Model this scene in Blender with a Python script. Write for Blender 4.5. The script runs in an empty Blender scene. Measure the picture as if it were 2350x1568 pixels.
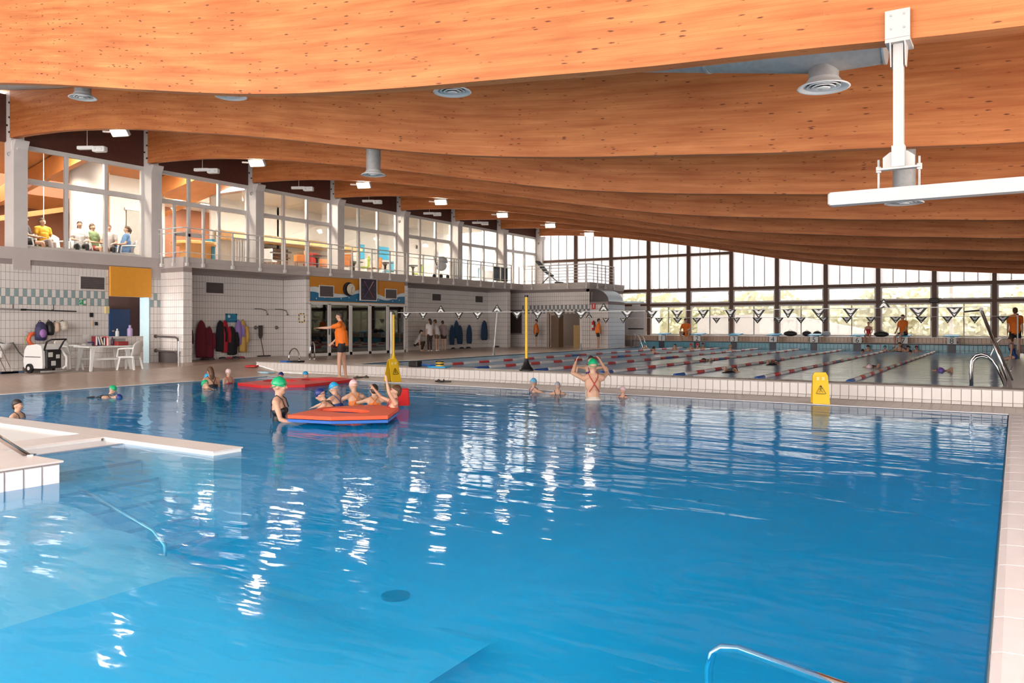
import bpy, bmesh, math, random
from mathutils import Vector, Matrix
random.seed(7)
R = math.radians
SC = bpy.context.scene
COL = SC.collection

# ---------------------------------------------------------------- camera, sky, exposure
# camera stands at x=0,y=0 on the pool rim; +y runs along the hall, -x points to the windowed wall
F, HX, HY, TH, CZ = 1822.0, 1175.0, 744.0, R(32.4), 1.45
cd = bpy.data.cameras.new('camera'); cam = bpy.data.objects.new('camera', cd); COL.objects.link(cam)
cd.sensor_width = 36; cd.lens = F / 2350 * 36; cd.shift_y = -(1568 / 2 - HY) / 2350
cd.clip_start = 0.05; cd.clip_end = 400
cam.location = (0, 0, CZ); cam.rotation_euler = (R(90), 0, TH)
SC.camera = cam
SC.view_settings.view_transform = 'Standard'; SC.view_settings.look = 'None'
SC.view_settings.gamma = 1; SC.view_settings.use_curve_mapping = False
SC.view_settings.exposure = 0.42
W = bpy.data.worlds.new('sky'); SC.world = W; W.use_nodes = True
nt = W.node_tree; bg = nt.nodes['Background']
bg.inputs[0].default_value = (1.0, 0.94, 0.88, 1); bg.inputs[1].default_value = 7.0
SC.cycles.use_denoising = True
SC.cycles.max_bounces = 5; SC.cycles.diffuse_bounces = 2; SC.cycles.glossy_bounces = 2
SC.cycles.use_adaptive_sampling = True; SC.cycles.adaptive_threshold = 0.2; SC.cycles.adaptive_min_samples = 16
SC.cycles.transparent_max_bounces = 12; SC.cycles.transmission_bounces = 4; SC.cycles.volume_bounces = 0
SC.cycles.caustics_reflective = False; SC.cycles.caustics_refractive = False
SC.cycles.sample_clamp_indirect = 6

def portal(loc, rot, sx, sy):
    l = bpy.data.lights.new('window_portal', 'AREA'); l.shape = 'RECTANGLE'; l.size = sx; l.size_y = sy
    l.cycles.is_portal = True
    o = bpy.data.objects.new('window_portal', l); COL.objects.link(o); o.location = loc; o.rotation_euler = rot
portal((-8.5, 39.6, 3.0), (R(-90), 0, 0), 28.5, 6.4)      # end glazing
portal((-8.5, -5.9, 3.6), (R(90), 0, 0), 28.5, 6.6)       # glazing behind the camera
portal((5.9, 4, 2.0), (R(90), 0, R(90)), 20, 2.6)        # glazing along the other side

# ---------------------------------------------------------------- pixel -> place (on a known plane of the hall)
def ray(px, py):
    u = (px - HX) / F; v = (HY - py) / F
    return (-math.sin(TH) + u * math.cos(TH), math.cos(TH) + u * math.sin(TH), v)
def atY(px, py, Y):
    r = ray(px, py); t = Y / r[1]; return Vector((r[0] * t, Y, CZ + r[2] * t))
def atX(px, py, X):
    r = ray(px, py); t = X / r[0]; return Vector((X, r[1] * t, CZ + r[2] * t))
def atZ(px, py, Z):
    r = ray(px, py); t = (Z - CZ) / r[2]; return Vector((r[0] * t, r[1] * t, Z))

# ---------------------------------------------------------------- materials
MATS = {}
def _mix(nt, a, b, fac, lt):
    n = nt.nodes.new('ShaderNodeMix'); n.data_type = 'RGBA'; n.blend_type = 'MIX'
    n.inputs[6].default_value = (*a, 1); n.inputs[7].default_value = (*b, 1)
    nt.links.new(fac, n.inputs[0]); return n.outputs[2]
def M(name, col, rough=0.5, metal=0.0, var=0.06, scale=6.0, bump=0.0, emit=0.0, spec=0.5, alpha=1.0):
    """plain procedural surface: base colour with a little noise variation"""
    if name in MATS: return MATS[name]
    m = bpy.data.materials.new(name); m.use_nodes = True; nt = m.node_tree; b = nt.nodes['Principled BSDF']
    b.inputs['Roughness'].default_value = rough; b.inputs['Metallic'].default_value = metal
    b.inputs['Specular IOR Level'].default_value = spec
    b.inputs['Base Color'].default_value = (*col, 1)
    if var > 0:
        tc = nt.nodes.new('ShaderNodeTexCoord'); nz = nt.nodes.new('ShaderNodeTexNoise')
        nz.inputs['Scale'].default_value = scale; nz.inputs['Detail'].default_value = 3
        nt.links.new(tc.outputs['Object'], nz.inputs['Vector'])
        lo = tuple(max(0, c * (1 - var * 2)) for c in col); hi = tuple(min(1, c * (1 + var * 2)) for c in col)
        nt.links.new(_mix(nt, lo, hi, nz.outputs['Fac'], nt.links), b.inputs['Base Color'])
        if bump > 0:
            bp = nt.nodes.new('ShaderNodeBump'); bp.inputs['Strength'].default_value = bump; bp.inputs['Distance'].default_value = 0.01
            nt.links.new(nz.outputs['Fac'], bp.inputs['Height']); nt.links.new(bp.outputs['Normal'], b.inputs['Normal'])
    if emit > 0:
        b.inputs['Emission Color'].default_value = (*col, 1); b.inputs['Emission Strength'].default_value = emit
    MATS[name] = m; return m

def wood_mat():
    m = bpy.data.materials.new('glulam_wood'); m.use_nodes = True; nt = m.node_tree; b = nt.nodes['Principled BSDF']; L = nt.links
    N = nt.nodes.new
    uv = N('ShaderNodeTexCoord')
    def noise(sx, sy, sc, det=4, rough=0.55):
        mp = N('ShaderNodeMapping'); mp.inputs['Scale'].default_value = (sx, sy, 1); L.new(uv.outputs['UV'], mp.inputs[0])
        nz = N('ShaderNodeTexNoise'); nz.inputs['Scale'].default_value = sc; nz.inputs['Detail'].default_value = det; nz.inputs['Roughness'].default_value = rough
        L.new(mp.outputs[0], nz.inputs['Vector']); return nz.outputs['Fac']
    def ramp(x, p0, c0, p1, c1):
        r = N('ShaderNodeValToRGB'); e = r.color_ramp.elements
        e[0].position = p0; e[0].color = (*c0, 1); e[1].position = p1; e[1].color = (*c1, 1); L.new(x, r.inputs[0]); return r.outputs[0]
    def mult(a, c, f):
        n = N('ShaderNodeMix'); n.data_type = 'RGBA'; n.blend_type = 'MULTIPLY'; n.inputs[0].default_value = f
        L.new(a, n.inputs[6]); L.new(c, n.inputs[7]); return n.outputs[2]
    base = ramp(noise(0.35, 5, 2.0), 0.3, (0.49, 0.140, 0.040), 0.72, (0.73, 0.285, 0.098))
    grain = ramp(noise(0.8, 40, 3.0, 3), 0.3, (0.86, 0.82, 0.78), 0.65, (1, 1, 1))
    blotch = ramp(noise(0.5, 0.7, 1.6, 3), 0.35, (0.80, 0.74, 0.70), 0.65, (1, 1, 1))
    # lamination boards about 4 cm high and 2 m long, each of a slightly different tone
    mp = N('ShaderNodeMapping'); mp.inputs['Scale'].default_value = (1, 1, 1); L.new(uv.outputs['UV'], mp.inputs[0])
    br = N('ShaderNodeTexBrick'); L.new(mp.outputs[0], br.inputs['Vector'])
    br.inputs['Color1'].default_value = (1, 1, 1, 1); br.inputs['Color2'].default_value = (0.93, 0.90, 0.87, 1); br.inputs['Mortar'].default_value = (0.80, 0.70, 0.62, 1)
    br.inputs['Scale'].default_value = 1; br.inputs['Mortar Size'].default_value = 0.0016; br.inputs['Brick Width'].default_value = 2.3; br.inputs['Row Height'].default_value = 0.042
    # knots: small dark lens shapes lying along the grain
    mk = N('ShaderNodeMapping'); mk.inputs['Scale'].default_value = (6.0, 27, 1); L.new(uv.outputs['UV'], mk.inputs[0])
    vo = N('ShaderNodeTexVoronoi'); vo.inputs['Scale'].default_value = 1.0; L.new(mk.outputs[0], vo.inputs['Vector'])
    nk = noise(10, 70, 1.5, 4, 0.7)
    ad = N('ShaderNodeMath'); ad.operation = 'MULTIPLY_ADD'; ad.inputs[1].default_value = 0.55; L.new(nk, ad.inputs[0]); L.new(vo.outputs['Distance'], ad.inputs[2])
    sz = N('ShaderNodeSeparateColor'); L.new(vo.outputs['Color'], sz.inputs[0])
    sb = N('ShaderNodeMath'); sb.operation = 'MULTIPLY_ADD'; sb.inputs[1].default_value = 0.34; L.new(sz.outputs[0], sb.inputs[0]); L.new(ad.outputs[0], sb.inputs[2])
    knot = ramp(sb.outputs[0], 0.45, (0.14, 0.06, 0.04), 0.56, (1, 1, 1))
    c = mult(mult(mult(mult(base, grain, .7), blotch, .7), br.outputs[0], .8), knot, .85)
    L.new(c, b.inputs['Base Color']); b.inputs['Roughness'].default_value = 0.55; b.inputs['Specular IOR Level'].default_value = 0.35
    return m
WOOD = wood_mat()

def water_mat(name, absorb, density, body, sx, sy, strength, rough, ior=1.33, haze=0.60):
    m = bpy.data.materials.new(name); m.use_nodes = True; nt = m.node_tree; L = nt.links; N = nt.nodes.new
    nt.nodes.remove(nt.nodes['Principled BSDF']); out = nt.nodes['Material Output']
    tc = N('ShaderNodeTexCoord')
    mp = N('ShaderNodeMapping'); mp.inputs['Scale'].default_value = (sx, sy, 1); mp.inputs['Rotation'].default_value = (0, 0, R(-28)); L.new(tc.outputs['Object'], mp.inputs[0])
    n1 = N('ShaderNodeTexNoise'); n1.inputs['Scale'].default_value = 1.0; n1.inputs['Detail'].default_value = 2; n1.inputs['Distortion'].default_value = 0.8; L.new(mp.outputs[0], n1.inputs['Vector'])
    n2 = N('ShaderNodeTexNoise'); n2.inputs['Scale'].default_value = 4.5; n2.inputs['Detail'].default_value = 2; L.new(mp.outputs[0], n2.inputs['Vector'])
    s = N('ShaderNodeMath'); s.operation = 'MULTIPLY_ADD'; s.inputs[1].default_value = 0.22; L.new(n2.outputs['Fac'], s.inputs[0]); L.new(n1.outputs['Fac'], s.inputs[2])
    bp = N('ShaderNodeBump'); bp.inputs['Strength'].default_value = strength; bp.inputs['Distance'].default_value = 0.12; L.new(s.outputs[0], bp.inputs['Height'])
    ge = N('ShaderNodeNewGeometry'); mi = N('ShaderNodeMapRange'); mi.inputs[3].default_value = ior; mi.inputs[4].default_value = 1 / ior
    L.new(ge.outputs['Backfacing'], mi.inputs[0])      # same reflectance from above and below, the sheet does not bend light
    fr = N('ShaderNodeFresnel'); L.new(mi.outputs[0], fr.inputs['IOR']); L.new(bp.outputs['Normal'], fr.inputs['Normal'])
    tr = N('ShaderNodeBsdfTransparent'); gl = N('ShaderNodeBsdfGlossy'); gl.inputs['Roughness'].default_value = rough; L.new(bp.outputs['Normal'], gl.inputs['Normal'])
    mx = N('ShaderNodeMixShader'); L.new(fr.outputs[0], mx.inputs[0]); L.new(gl.outputs[0], mx.inputs[2])
    # body colour painted in for light scattered by the water, stronger at flatter views
    df = N('ShaderNodeBsdfDiffuse'); df.inputs[0].default_value = (*body, 1)
    lw = N('ShaderNodeLayerWeight'); lw.inputs['Blend'].default_value = 0.5
    mr = N('ShaderNodeMapRange'); mr.interpolation_type = 'SMOOTHSTEP'; mr.inputs[1].default_value = 0.25; mr.inputs[2].default_value = 0.95; mr.inputs[3].default_value = 0.06; mr.inputs[4].default_value = haze
    L.new(lw.outputs['Facing'], mr.inputs[0])
    ms = N('ShaderNodeMixShader'); L.new(mr.outputs[0], ms.inputs[0]); L.new(tr.outputs[0], ms.inputs[1]); L.new(df.outputs[0], ms.inputs[2]); L.new(ms.outputs[0], mx.inputs[1])
    L.new(mx.outputs[0], out.inputs['Surface'])
    mu = N('ShaderNodeMath'); mu.operation = 'MULTIPLY'; mu.inputs[1].default_value = density; L.new(fr.outputs[0], mu.inputs[0]); L.new(mu.outputs[0], mx.inputs[0])
    tr.inputs[0].default_value = (0.97, 0.99, 1.0, 1)
    va = N('ShaderNodeVolumeAbsorption'); va.inputs['Color'].default_value = (*absorb, 1); va.inputs['Density'].default_value = 0.55
    L.new(va.outputs[0], out.inputs['Volume'])
    return m
def glass_mat(name, tint=(1, 1, 1), refl=1.0, diffuse=None, dmix=0.0):
    m = bpy.data.materials.new(name); m.use_nodes = True; nt = m.node_tree; L = nt.links; N = nt.nodes.new
    nt.nodes.remove(nt.nodes['Principled BSDF']); out = nt.nodes['Material Output']
    tr = N('ShaderNodeBsdfTransparent'); tr.inputs[0].default_value = (*tint, 1)
    src = tr.outputs[0]
    if diffuse:
        tl = N('ShaderNodeBsdfTranslucent'); tl.inputs[0].default_value = (*diffuse, 1)
        mm = N('ShaderNodeMixShader'); mm.inputs[0].default_value = dmix; L.new(src, mm.inputs[1]); L.new(tl.outputs[0], mm.inputs[2]); src = mm.outputs[0]
    fr = N('ShaderNodeFresnel'); fr.inputs['IOR'].default_value = 1.45
    mu = N('ShaderNodeMath'); mu.operation = 'MULTIPLY'; mu.inputs[1].default_value = refl; L.new(fr.outputs[0], mu.inputs[0])
    gl = N('ShaderNodeBsdfGlossy'); gl.inputs['Roughness'].default_value = 0.02
    mx = N('ShaderNodeMixShader'); L.new(mu.outputs[0], mx.inputs[0]); L.new(src, mx.inputs[1]); L.new(gl.outputs[0], mx.inputs[2])
    L.new(mx.outputs[0], out.inputs['Surface']); return m
ENDGLASS = glass_mat('end_glass', (0.66, 0.66, 0.65), 0.5)
GLASS = glass_mat('window_glass', (0.97, 0.985, 0.98), 0.5)
DOORGLASS = glass_mat('door_glass', (0.25, 0.26, 0.22), 3.0)
POLY = glass_mat('translucent_panel', (0.24, 0.24, 0.25), 0.2, (0.56, 0.56, 0.58), 0.72)
WATER = water_mat('pool_water', (0.0, 0.86, 0.98), 0.8, (0.0, 0.36, 0.82), 0.55, 1.5, 0.16, 0.06)
WATER2 = water_mat('lane_pool_water', (0.0, 0.80, 0.96), 0.7, (0.38, 0.62, 0.92), 0.5, 2.6, 0.16, 0.10, 1.33, 0.85)  # pale body colour stands in for bright window reflections

WHITE = M('white_paint', (0.80, 0.77, 0.76), 0.5, var=0.03)
FRAMEW = M('white_frame', (0.74, 0.70, 0.68), 0.4, var=0.03)
CONC = M('grey_render', (0.55, 0.485, 0.46), 0.75, var=0.05, scale=2)
CONC2 = M('column_render', (0.66, 0.61, 0.59), 0.7, var=0.06, scale=2)
TILE = M('white_tile', (0.79, 0.735, 0.71), 0.18, var=0.035, scale=2.5)
TEAL = M('teal_tile', (0.29, 0.39, 0.40), 0.2, var=0.06, scale=3)
GROUT = M('grout', (0.33, 0.27, 0.26), 0.9, var=0.06, scale=8)
SHADEDWOOD = M('shaded_wood', (0.10, 0.028, 0.016), 0.6, var=0.14, scale=5)
BROWNFR = M('brown_frame', (0.13, 0.055, 0.03), 0.5, var=0.1, scale=5)
CEIL = M('ceiling_board', (0.62, 0.58, 0.54), 0.8, var=0.05, scale=3)
STEEL = M('chrome', (0.72, 0.72, 0.74), 0.13, 1.0, var=0.02)
GALV = M('galvanised', (0.40, 0.39, 0.38), 0.6, 0.3, var=0.12, scale=14)
BLACK = M('black_plastic', (0.012, 0.011, 0.013), 0.45, var=0.1)
DGREY = M('dark_grille', (0.085, 0.07, 0.07), 0.6, var=0.1)
ORANGE = M('orange_panel', (0.83, 0.36, 0.035), 0.5, var=0.04)
YELLOW = M('yellow_plastic', (0.90, 0.55, 0.02), 0.4, var=0.04)
RED = M('red_foam', (0.70, 0.02, 0.02), 0.6, var=0.06)
BLUE = M('blue_plastic', (0.02, 0.13, 0.50), 0.4, var=0.06)
BARPAINT = M('bar_paint', (0.50, 0.47, 0.455), 0.5, var=0.03)
WPLAST = M('white_plastic', (0.84, 0.83, 0.82), 0.35, var=0.02)
LBLUE = M('lightblue', (0.03, 0.40, 0.72), 0.5, var=0.05)
GREEN = M('green_sign', (0.02, 0.32, 0.12), 0.4, var=0.05)
SKIN = M('skin', (0.66, 0.38, 0.26), 0.5, var=0.05, scale=9)
SKIN2 = M('skin_tan', (0.56, 0.30, 0.19), 0.5, var=0.05, scale=9)
HAIRD = M('dark_hair', (0.03, 0.018, 0.013), 0.5, var=0.2, scale=30)
HAIRB = M('brown_hair', (0.10, 0.045, 0.022), 0.5, var=0.2, scale=30)
SHIRT = M('orange_shirt', (0.92, 0.20, 0.015), 0.75, var=0.05, scale=8, bump=0.2)

# ---------------------------------------------------------------- mesh builder and tagging
class MB:
    def __init__(s): s.v = []; s.f = []; s.uv = None
    def add(s, vs, fs):
        k = len(s.v); s.v += [tuple(v) for v in vs]; s.f += [tuple(i + k for i in f) for f in fs]; return s
    def box(s, x0, x1, y0, y1, z0, z1):
        return s.add([(x0, y0, z0), (x1, y0, z0), (x1, y1, z0), (x0, y1, z0), (x0, y0, z1), (x1, y0, z1), (x1, y1, z1), (x0, y1, z1)],
                     [(3, 2, 1, 0), (4, 5, 6, 7), (0, 1, 5, 4), (1, 2, 6, 5), (2, 3, 7, 6), (3, 0, 4, 7)])
    def cbox(s, c, hx, hy, hz, m=None):
        """box with chamfered long edges, half sizes, optional 3x3 matrix"""
        b = min(hx, hy, hz) * 0.25; c = Vector(c); vs = []
        for sz in (-1, 1):
            for (ax, ay) in ((hx - b, hy), (hx, hy - b)): pass
        ring = [(hx - b, -hy), (hx, -hy + b), (hx, hy - b), (hx - b, hy), (-hx + b, hy), (-hx, hy - b), (-hx, -hy + b), (-hx + b, -hy)]
        for z, q in ((-hz, 1 - b / max(hx, hy)), (-hz + b, 1), (hz - b, 1), (hz, 1 - b / max(hx, hy))):
            for x, y in ring:
                p = Vector((x * q, y * q, z)); p = (m @ p if m else p) + c; vs.append(p)
        fs = [tuple(range(7, -1, -1)), tuple(range(24, 32))]
        for k in range(3):
            for i in range(8): j = (i + 1) % 8; fs.append((k * 8 + i, k * 8 + j, k * 8 + 8 + j, k * 8 + 8 + i))
        return s.add(vs, fs)
    def bar(s, p0, p1, w, h, up=(0, 0, 1)):
        p0 = Vector(p0); p1 = Vector(p1); d = (p1 - p0).normalized(); up = Vector(up)
        if abs(d.dot(up)) > .98: up = Vector((0, 1, 0))
        a = d.cross(up).normalized() * w / 2; b = a.cross(d).normalized() * h / 2
        vs = [p + i * a + j * b for p in (p0, p1) for i, j in ((-1, -1), (1, -1), (1, 1), (-1, 1))]
        return s.add(vs, [(3, 2, 1, 0), (4, 5, 6, 7), (0, 1, 5, 4), (1, 2, 6, 5), (2, 3, 7, 6), (3, 0, 4, 7)])
    def tube(s, pts, r, n=8, caps=True):
        pts = [Vector(p) for p in pts]; k = len(pts); rs = r if isinstance(r, (list, tuple)) else [r] * k
        vs = []; prev = None
        for i, p in enumerate(pts):
            d = (pts[min(i + 1, k - 1)] - pts[max(i - 1, 0)])
            d = d.normalized() if d.length > 1e-9 else Vector((0, 0, 1))
            if prev is None:
                a = d.orthogonal().normalized()
            else:
                a = (prev - d * prev.dot(d)); a = a.normalized() if a.length > 1e-6 else d.orthogonal().normalized()
            prev = a; b = d.cross(a)
            for j in range(n):
                t = 2 * math.pi * j / n; vs.append(p + (a * math.cos(t) + b * math.sin(t)) * rs[i])
        fs = []
        for i in range(k - 1):
            for j in range(n): q = (j + 1) % n; fs.append((i * n + j, i * n + q, i * n + n + q, i * n + n + j))
        if caps: fs.append(tuple(range(n - 1, -1, -1))); fs.append(tuple(range((k - 1) * n, k * n)))
        return s.add(vs, fs)
    def lathe(s, prof, n=20, c=(0, 0, 0), m=None):
        c = Vector(c); vs = []; k = len(prof)
        for r, z in prof:
            for j in range(n):
                t = 2 * math.pi * j / n; p = Vector((r * math.cos(t), r * math.sin(t), z)); vs.append((m @ p if m else p) + c)
        fs = [(i * n + j, i * n + (j + 1) % n, i * n + n + (j + 1) % n, i * n + n + j) for i in range(k - 1) for j in range(n)]
        fs.append(tuple(range(n - 1, -1, -1))); fs.append(tuple(range((k - 1) * n, k * n)))
        return s.add(vs, fs)
    def ell(s, c, r, m=None, nu=14, nv=9, p0=0.0, p1=math.pi):
        """ellipsoid; p0..p1 polar range measured from +z"""
        c = Vector(c); vs = []
        for i in range(nv + 1):
            t = p0 + (p1 - p0) * i / nv
            for j in range(nu):
                a = 2 * math.pi * j / nu
                p = Vector((r[0] * math.sin(t) * math.cos(a), r[1] * math.sin(t) * math.sin(a), r[2] * math.cos(t))); vs.append((m @ p if m else p) + c)
        fs = [(i * nu + j, i * nu + nu + j, i * nu + nu + (j + 1) % nu, i * nu + (j + 1) % nu) for i in range(nv) for j in range(nu)]
        if p1 < math.pi - .01: fs.append(tuple(range(nv * nu + nu - 1, nv * nu - 1, -1)))
        return s.add(vs, fs)
    def prism(s, pts, off):
        off = Vector(off); a = [Vector(p) for p in pts]; n = len(a)
        return s.add(a + [p + off for p in a], [tuple(range(n - 1, -1, -1)), tuple(range(n, 2 * n))] + [(i, (i + 1) % n, n + (i + 1) % n, n + i) for i in range(n)])
    def mesh(s, name, mat, smooth=False):
        me = bpy.data.meshes.new(name); me.from_pydata(s.v, [], s.f); me.materials.append(mat)
        if smooth:
            me.polygons.foreach_set('use_smooth', [True] * len(me.polygons))
        if s.uv:
            ul = me.uv_layers.new(name='UVMap')
            for l in me.loops: ul.data[l.index].uv = s.uv[l.vertex_index]
        me.update(); return me
    def fix(s, me):
        bm = bmesh.new(); bm.from_mesh(me); bmesh.ops.recalc_face_normals(bm, faces=bm.faces); bm.to_mesh(me); bm.free()
    def build(s, name, mat, parent=None, smooth=False, loc=None, rz=0, auto=False):
        me = s.mesh(name, mat, smooth); s.fix(me)
        if smooth and auto:
            try: me.set_sharp_from_angle(angle=R(40))
            except Exception: pass
        o = bpy.data.objects.new(name, me); COL.objects.link(o)
        if parent: o.parent = parent
        if loc is not None: o.location = loc
        if rz: o.rotation_euler.z = rz
        return o
def tag(o, label=None, cat=None, group=None, kind=None):
    if label: o['label'] = label
    if cat: o['category'] = cat
    if group: o['group'] = group
    if kind: o['kind'] = kind
    return o
def thing(name, label, cat, loc=(0, 0, 0), rz=0, group=None, kind=None):
    o = bpy.data.objects.new(name, None); o.empty_display_size = 0.1; COL.objects.link(o)
    o.location = loc; o.rotation_euler = (0, 0, rz); return tag(o, label, cat, group, kind)
def dup(root, parent=None, label=None, loc=None, rz=None, group=None):
    c = root.copy(); COL.objects.link(c)
    if parent: c.parent = parent
    for ch in root.children: dup(ch, c)
    if label: c['label'] = label
    if loc is not None: c.location = loc
    if rz is not None: c.rotation_euler.z = rz
    if group: c['group'] = group
    return c
def rotm(ax, ang): return Matrix.Rotation(ang, 3, ax)
def struct(name, mb, mat, label, cat, smooth=False): return tag(mb.build(name, mat, smooth=smooth), label, cat, kind='structure')

def tiles(parent, org, ud, vd, nd, us, vs, mat, indiv=0, gap=0.007, t=0.007, skip=None, alt=None, altmat=None, name='tile', order=None):
    """tiles set on a wall: us / vs are joint coordinates along ud / vd; every tile has its own chamfered body, recessed joints between.
    The first `indiv` become objects of their own, the rest one joined piece of stuff"""
    org = Vector(org); ud = Vector(ud); vd = Vector(vd); nd = Vector(nd); cells = []
    for i in range(len(us) - 1):
        for j in range(len(vs) - 1):
            if skip and skip((us[i] + us[i + 1]) / 2, (vs[j] + vs[j + 1]) / 2): continue
            cells.append((i, j))
    if order: cells.sort(key=order)
    protos = {}; rest = {False: MB(), True: MB()}
    def shape(w, h):
        g = gap / 2; c = 0.004
        a = [(g, g), (w - g, g), (w - g, h - g), (g, h - g)]; b = [(g + c, g + c), (w - g - c, g + c), (w - g - c, h - g - c), (g + c, h - g - c)]
        vs_ = [ud * x + vd * y for x, y in a] + [ud * x + vd * y + nd * t for x, y in b]
        return vs_, [(4, 5, 6, 7), (0, 1, 5, 4), (1, 2, 6, 5), (2, 3, 7, 6), (3, 0, 4, 7)]
    for k, (i, j) in enumerate(cells):
        w = us[i + 1] - us[i]; h = vs[j + 1] - vs[j]; a = bool(alt and alt(i, j)); p = org + ud * us[i] + vd * vs[j]
        if k < indiv:
            key = (round(w, 4), round(h, 4), a)
            if key not in protos:
                m = MB(); m.add(*shape(w, h)); me = m.mesh(name, altmat if a else mat); m.fix(me)
                if (me.polygons[0].normal.dot(nd)) < 0: me.flip_normals()
                protos[key] = me
            o = bpy.data.objects.new(name, protos[key]); COL.objects.link(o); o.parent = parent; o.location = p
        else:
            v_, f_ = shape(w, h); rest[a].add([p + q for q in v_], f_)
    for a in (False, True):
        if rest[a].v: tag(rest[a].build('tile_field', altmat if a else mat, parent), kind='stuff')
def rng(a, b, step):
    n = max(1, int(round((b - a) / step))); return [a + (b - a) * i / n for i in range(n + 1)]

# ================================================================ THE HALL
XW, XC, XF = -23.2, -22.76, -21.6        # window plane, back wall / column faces, front plane of pillars and balcony
YC = [19.09 + 4.03 * k for k in range(-2, 6)]           # column centres 11.03 .. 39.24
YB = [6.62] + [6.80 + 4.03 * k for k in range(1, 9)]                # beam faces
YE = 39.2
def interp(tab, x):
    if x <= tab[0][0]: return tab[0][1]
    for (a, za), (b, zb) in zip(tab, tab[1:]):
        if x <= b: return za + (zb - za) * (x - a) / (b - a)
    return tab[-1][1]
def smooth_tab(tab):
    """resample with Catmull-Rom so the glulam curves run smoothly"""
    out = []
    for i in range(len(tab) - 1):
        p0 = tab[max(i - 1, 0)]; p1 = tab[i]; p2 = tab[i + 1]; p3 = tab[min(i + 2, len(tab) - 1)]
        for k in range(6):
            t = k / 6
            m1 = (p2[1] - p0[1]) / (p2[0] - p0[0]); m2 = (p3[1] - p1[1]) / (p3[0] - p1[0]); h = p2[0] - p1[0]
            z = (2 * t**3 - 3 * t**2 + 1) * p1[1] + (t**3 - 2 * t**2 + t) * h * m1 + (-2 * t**3 + 3 * t**2) * p2[1] + (t**3 - t**2) * h * m2
            out.append((p1[0] + h * t, z))
    out.append(tab[-1]); return out
ZBOT = smooth_tab([(x, 1.45 + (z - 1.45) * 1.012) for x, z in [(-24.5, 6.40), (-22.76, 6.42), (-21, 6.33), (-19.7, 6.22), (-17.6, 5.97), (-15.9, 5.70), (-12.85, 5.18), (-10.4, 4.71), (-8, 4.28), (-5.9, 4.01), (-4.2, 3.85), (-2.8, 3.72), (-1.6, 3.64), (0, 3.52), (3, 3.42), (6.4, 3.40)]])
ZTOP = smooth_tab([(-24.5, 7.98), (-22.76, 7.74), (-19.7, 7.33), (-17.3, 7.17), (-14.8, 7.02), (-12.8, 6.72), (-8, 5.98), (-4, 5.45), (0, 5.10), (6.4, 5.0)])
zb = lambda x: interp(ZBOT, x)
zt = lambda x: interp(ZTOP, x)

# ---- floors
POOL_Y1, LEDGE_Y0, LEDGE_Y1 = 14.95, 16.40, 16.95
def fz(x, y):
    b = 0.20 + 0.08 * min(1, max(0, (y - 13) / 3.2))
    if x <= -20.2: return b
    if x >= -18.6: return 0.0
    return b * (-18.6 - x) / 1.6
FLOORM = bpy.data.materials.new('deck_floor'); FLOORM.use_nodes = True
def _floor(m, c1, c2, w, h, rough, joint):
    nt = m.node_tree; b = nt.nodes['Principled BSDF']; L = nt.links; N = nt.nodes.new
    tc = N('ShaderNodeTexCoord'); br = N('ShaderNodeTexBrick'); L.new(tc.outputs['Object'], br.inputs['Vector'])
    br.inputs['Color1'].default_value = (*c1, 1); br.inputs['Color2'].default_value = (*c2, 1); br.inputs['Mortar'].default_value = (*joint, 1)
    br.inputs['Scale'].default_value = 1; br.inputs['Brick Width'].default_value = w; br.inputs['Row Height'].default_value = h; br.inputs['Mortar Size'].default_value = 0.004; br.offset = 0
    nz = N('ShaderNodeTexNoise'); nz.inputs['Scale'].default_value = 0.9; nz.inputs['Detail'].default_value = 5; L.new(tc.outputs['Object'], nz.inputs['Vector'])
    mx = N('ShaderNodeMix'); mx.data_type = 'RGBA'; mx.blend_type = 'MULTIPLY'; mx.inputs[0].default_value = 0.5
    L.new(br.outputs[0], mx.inputs[6]); L.new(nz.outputs['Fac'], mx.inputs[7]); L.new(mx.outputs[2], b.inputs['Base Color'])
    b.inputs['Roughness'].default_value = rough
_floor(FLOORM, (0.64, 0.47, 0.38), (0.68, 0.50, 0.41), 0.2, 0.2, 0.28, (0.30, 0.21, 0.17))
DECKT = bpy.data.materials.new('deck_tile'); DECKT.use_nodes = True
_floor(DECKT, (0.72, 0.56, 0.48), (0.76, 0.60, 0.52), 0.157, 0.157, 0.3, (0.34, 0.25, 0.22))
COPE = M('coping_tile', (0.84, 0.78, 0.80), 0.35, var=0.04, scale=3)
mb = MB(); xs = [-22.95, -20.2, -19.72, -18.6, -17.5]; ys = [-6, 8, 10, 11.5, 13, 14, 15.2, 16.38]
for i in range(4):
    for j in range(7):
        q = [(xs[i], ys[j]), (xs[i + 1], ys[j]), (xs[i + 1], ys[j + 1]), (xs[i], ys[j + 1])]
        mb.add([(x, y, fz(x, y)) for x, y in q], [(0, 1, 2, 3)])
mb.add([(-22.95, 16.38, .28), (-20.2, 16.38, .28), (-19.72, 16.38, fz(-19.72, 16.38)), (-19.72, 17.4, .28), (-20.2, 17.4, .28), (-22.95, 17.4, .28)], [(0, 1, 4, 5), (1, 2, 3, 4)])
mb.add([(-19.72, 16.9, .28), (-16.3, 16.9, .28), (-16.3, 17.4, .28), (-19.72, 17.4, .28)], [(0, 1, 2, 3)])
mb.add([(-22.95, 17.4, .28), (-16.3, 17.4, .28), (-16.3, YE, .28), (-22.95, YE, .28)], [(0, 1, 2, 3)])
struct('floor', mb, FLOORM, 'brownish tiled deck running along the windowed wall', 'floor')
mb = MB().box(-17.5, 6, POOL_Y1, LEDGE_Y0, -0.2, 0.0)
struct('floor_strip', mb, DECKT, 'pale tiled strip of deck between the two pools', 'floor')
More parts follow.
